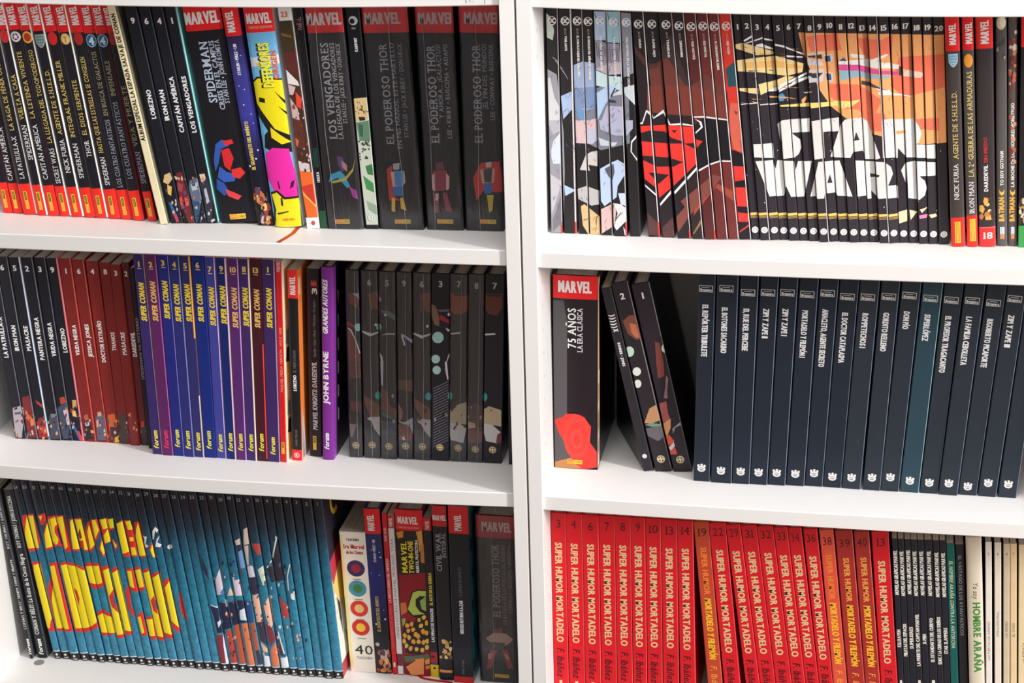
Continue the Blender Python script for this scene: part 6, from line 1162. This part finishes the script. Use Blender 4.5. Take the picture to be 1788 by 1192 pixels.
for i, w_ in ((0, 1), (1, 2.6), (2, 1), (4, 1), (5, 1.2), (7, 1.6), (9, 1), (10, 1.2), (11, 1.2), (12, 1.4), (13, 1.4), (14, 1.4)): fold(DCG[i], (206, 200, 200), w_)
for i, y in ((0, 392), (1, 387), (5, 388), (7, 388), (9, 402), (11, 402)): fold(DCG[i], (226, 52, 48), 2.6, y, 430)
for i in (1, 7, 13): fold(SW[i], (190, 184, 184), 1.3)
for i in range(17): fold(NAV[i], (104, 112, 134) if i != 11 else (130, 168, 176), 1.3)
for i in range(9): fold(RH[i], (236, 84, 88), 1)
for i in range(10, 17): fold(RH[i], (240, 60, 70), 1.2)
# scattered small patches that give the printed crowds their busy look
def busy(row, bks, x0, x1, ytop, ybot, slope, cols, n, seed):
    rn = random.Random(seed)
    for _ in range(n):
        y = rn.uniform(ytop, ybot); x = rn.uniform(x0, x1)+slope*(y-ybot); r = rn.uniform(1.2, 3.2); q = rn.randint(4, 6); a0 = rn.random()*6
        art(row, [(x+r*rn.uniform(.5, 1)*math.cos(a0+j*math.tau/q), y+1.7*r*rn.uniform(.5, 1)*math.sin(a0+j*math.tau/q)) for j in range(q)], rn.choice(cols), None, bks)
FC = [(206, 166, 130), (150, 50, 48), (90, 96, 116), (40, 40, 52), (190, 184, 190), (214, 120, 60), (60, 84, 130), (110, 44, 46), (30, 28, 36)]
busy('L1', B4, 302, 378, 306, 388, 0.2, FC, 60, 71); busy('L2', K6, 4, 146, 712, 765, 0.15, FC, 110, 72); busy('L2', R6, 150, 258, 732, 770, 0.13, FC, 60, 73)
busy('L1', [navy], 452, 476, 335, 392, 0.17, [(196, 120, 66), (92, 66, 84), (206, 190, 180), (60, 40, 44)], 26, 74); busy('L1', [cmx], 520, 552, 150, 300, 0.12, [(92, 46, 40), (206, 190, 186), (140, 60, 48), (50, 34, 30)], 40, 75)
busy('L2', NIN, 640, 870, 690, 760, 0.03, [(60, 50, 52), (96, 80, 74), (150, 140, 136), (40, 36, 42)], 40, 76); busy('L3', TEAL, 390, 540, 980, 1150, 0.12, [(34, 36, 62), (200, 196, 206), (60, 100, 140), (120, 52, 50), (214, 170, 146), (40, 90, 120)], 120, 77)
def hatch(row, bks, x0, x1, y0, y1, col, n, seed, ln=14):
    rn = random.Random(seed)
    for _ in range(n):
        x, y, a = rn.uniform(x0, x1), rn.uniform(y0, y1), rn.choice((0.9, 1.2, 2.0, 2.3))+rn.uniform(-.2, .2); l = ln*rn.uniform(.4, 1); dx, dy = math.cos(a), math.sin(a)
        art(row, [(x, y), (x+l*dx, y+l*dy), (x+l*dx*.5-.7*dy, y+l*dy*.5+.7*dx)], col, None, bks)
hatch('R1', DCG[:7], 958, 1100, 60, 400, (62, 60, 74), 120, 81); hatch('R1', DCG[:7], 985, 1100, 150, 260, (92, 104, 140), 40, 82, 18); hatch('R1', SW[7:], 1405, 1650, 70, 240, (226, 100, 70), 50, 83, 16)
for i in range(26):
    rn = random.Random(300+i); x, y = rn.uniform(1288, 1420), rn.uniform(80, 180)
    art('R1', [(x, y), (x+rn.uniform(10, 24), y+rn.uniform(-2, 5)), (x+4, y+2)], rn.choice([(40, 36, 40), (250, 236, 190), (220, 150, 80)]), None, SW[:8])
board_print(y75, [([(0.05, 0.2), (1.7, 0.4), (1.7, 27), (0.05, 27.1)], (222, 196, 160)), ([(0.1, 0.8), (1.5, 1.2), (1.3, 4), (0.3, 3.6)], (206, 196, 180)), ([(0.5, 2), (1.2, 2.4), (1.1, 4.4), (0.6, 4.2)], (150, 60, 60)), ([(0.2, 5), (1.4, 6), (1.2, 8.6), (0.3, 8)], (160, 116, 80)), ([(0.3, 9.5), (1.3, 10), (1.5, 12), (0.4, 12.4)], (190, 146, 100)), ([(0.9, 14), (1.6, 14), (1.6, 26), (0.9, 26)], (150, 96, 60))])
board_print(byrne, [([(0.2, 0.02), (1.5, 0.02), (1.5, byrne.H-0.02), (0.2, byrne.H-0.02)], (130, 50, 150))]+[([(2.2+0.1*i, 5+3.4*i), (2.9, 5+3.4*i), (2.9, 6.6+3.4*i), (2.3, 7+3.4*i)], (206, 214, 200)) for i in range(6)])
board_print(tred, [([(0.9, 1.5+2.6*i), (2.6, 0.9+2.6*i), (4.4, 1.8+2.6*i), (3.6, 3.1+2.6*i), (1.4, 3.3+2.6*i)], [(236, 214, 90), (30, 34, 40), (120, 170, 176), (240, 240, 236)][i % 4]) for i in range(9)])
board_print(lob, [([(0.3, 0.1), (2.4, 0.1), (1.6, 4.5), (0.9, 7.5)], (190, 186, 186)), ([(0.8, 0.1), (1.4, 0.1), (1.2, 5)], (90, 80, 84)), ([(0.3, 24), (1.2, 24), (1.2, 26.4), (0.3, 26.4)], (222, 190, 150))])
board_print(hero, [([(0.3+0.5*(i % 4), 2+2.4*i), (1.4+0.5*(i % 4), 1.2+2.4*i), (1.9, 3+2.4*i), (0.7, 3.6+2.4*i)], [(26, 60, 70), (60, 140, 146)][i % 2]) for i in range(10)])

for b in BOOKS: build(b)
def loose_cover():
    """the leaning paperback's back cover has sprung open: its lower corner rests further back on the shelf"""
    b = lean; A_ = onZ(1077, 742, shelf_z('R2', 10)+0.03)
    P = lambda u, y, v: np.array([b.x+u*b.ct+v*b.st, b.Y+y, b.z-u*b.st+v*b.ct])
    n = 10; V = []; Fc = []
    lo0, hi0, hi1 = P(-b.w/2-0.01, 0.1, 0.05), P(-b.w/2-0.01, 0.1, b.H-0.05), P(-b.w/2-0.03, b.D-0.1, b.H-0.05)
    for j in range(n+1):
        for i in range(n+1):
            s, q = i/n, j/n
            fore = A_+(hi1-A_)*q; spine = lo0+(hi0-lo0)*q
            p = spine+(fore-spine)*s
            V.append(p)
    inv = Matrix.Translation((b.x*CM, b.Y*CM, b.z*CM)) @ Matrix.Rotation(b.th, 4, 'Y'); inv = inv.inverted()
    V = [inv @ Vector(q*CM) for q in V]
    for j in range(n):
        for i in range(n): a = j*(n+1)+i; Fc.append((a, a+1, a+n+2, a+n+1))
    mesh_obj('back_cover', V, Fc, M['gloss'], b.root, [ink(b, (18, 18, 24))]*len(Fc), True)
loose_cover()
for b in BOOKS:
    if hasattr(b, 'extra'): mesh_obj('board_print', *b.extra[:2], M['ink'], b.root, b.extra[2])

# ------------------------------------------------------------------ small things: ribbons, price label
def ribbon(parent, pts, wd, name='ribbon'):
    """flat ribbon along points (cm, place frame), lying on the shelf"""
    V = []; Fc = []
    for i, p in enumerate(pts):
        a = Vector(pts[max(0, i-1)]); c = Vector(pts[min(len(pts)-1, i+1)]); d = (c-a).normalized(); n = Vector((-d.y, d.x, 0)).normalized()*wd/2
        q = Vector(p)
        for s in (1, -1): V.append((q+n*s)*CM)
        for s in (1, -1): V.append((q+n*s+Vector((0, 0, 0.03)))*CM)
    for i in range(len(pts)-1):
        a = 4*i
        Fc += [(a, a+1, a+5, a+4), (a+2, a+6, a+7, a+3), (a, a+4, a+6, a+2), (a+1, a+3, a+7, a+5)]
    o = mesh_obj(name, V, Fc, M['ribbon'])
    bpy.context.view_layer.update()
    o.parent = parent; o.matrix_parent_inverse = parent.matrix_world.inverted(); return o
def on_shelf(key, x, y, up=0.02):
    z = SHELF[key][0]
    for _ in range(3): P = onZ(x, y, z+up); z = shelf_z(key, P[0])
    return (P[0], P[1], z+up)
ribbon(hulk.root, [on_shelf('L1', x, y) for x, y in ((521, 397), (517, 401), (512, 407), (506, 411), (498, 416), (490, 420.5), (486, 423))], 0.55)
ribbon(two.root, [on_shelf('L3', x, y) for x, y in ((731, 1179), (738, 1183.5), (750, 1186), (763, 1188), (776, 1189.5), (790, 1191.5))], 0.5)
def sticker():
    P = [onY(x, y, REC-0.012) for x, y in ((813, 6.2), (866, 8.0), (865, -26), (812, -27))]
    zt = shelf_z('L0', P[0][0])-0.1; P[2][2] = min(P[2][2], zt); P[3][2] = min(P[3][2], zt)
    zb = shelf_z('L0', P[0][0])-TH+0.15
    P[0][2] = max(P[0][2], zb); P[1][2] = max(P[1][2], zb)
    V = [tuple(q*CM) for q in P]
    o = mesh_obj('price_label', V, [(0, 1, 2, 3)], M['label'])
    bpy.context.view_layer.update(); o.parent = shL['0']; o.matrix_parent_inverse = shL['0'].matrix_world.inverted()
    V = []; Fc = []
    for pts in ([(813, -6), (814, 6)], [(819, -3), (820, 2.4), (828, 3.2)], [(846, -6), (846.6, 3), (846, 6.4)], [(832, -10), (838, -5), (834, -1)]):
        for a, c in zip(pts, pts[1:]):
            n = len(V)
            for (x, y), s in ((a, -0.5), (a, 0.5), (c, 0.5), (c, -0.5)):
                q = onY(x+s, y+s*0.4, REC-0.02); V.append(tuple(q*CM))
            Fc.append((n, n+1, n+2, n+3))
    k = mesh_obj('pen_strokes', V, Fc, M['pen']); k['kind'] = 'stuff'
    bpy.context.view_layer.update(); k.parent = o; k.matrix_parent_inverse = o.matrix_world.inverted()
sticker()
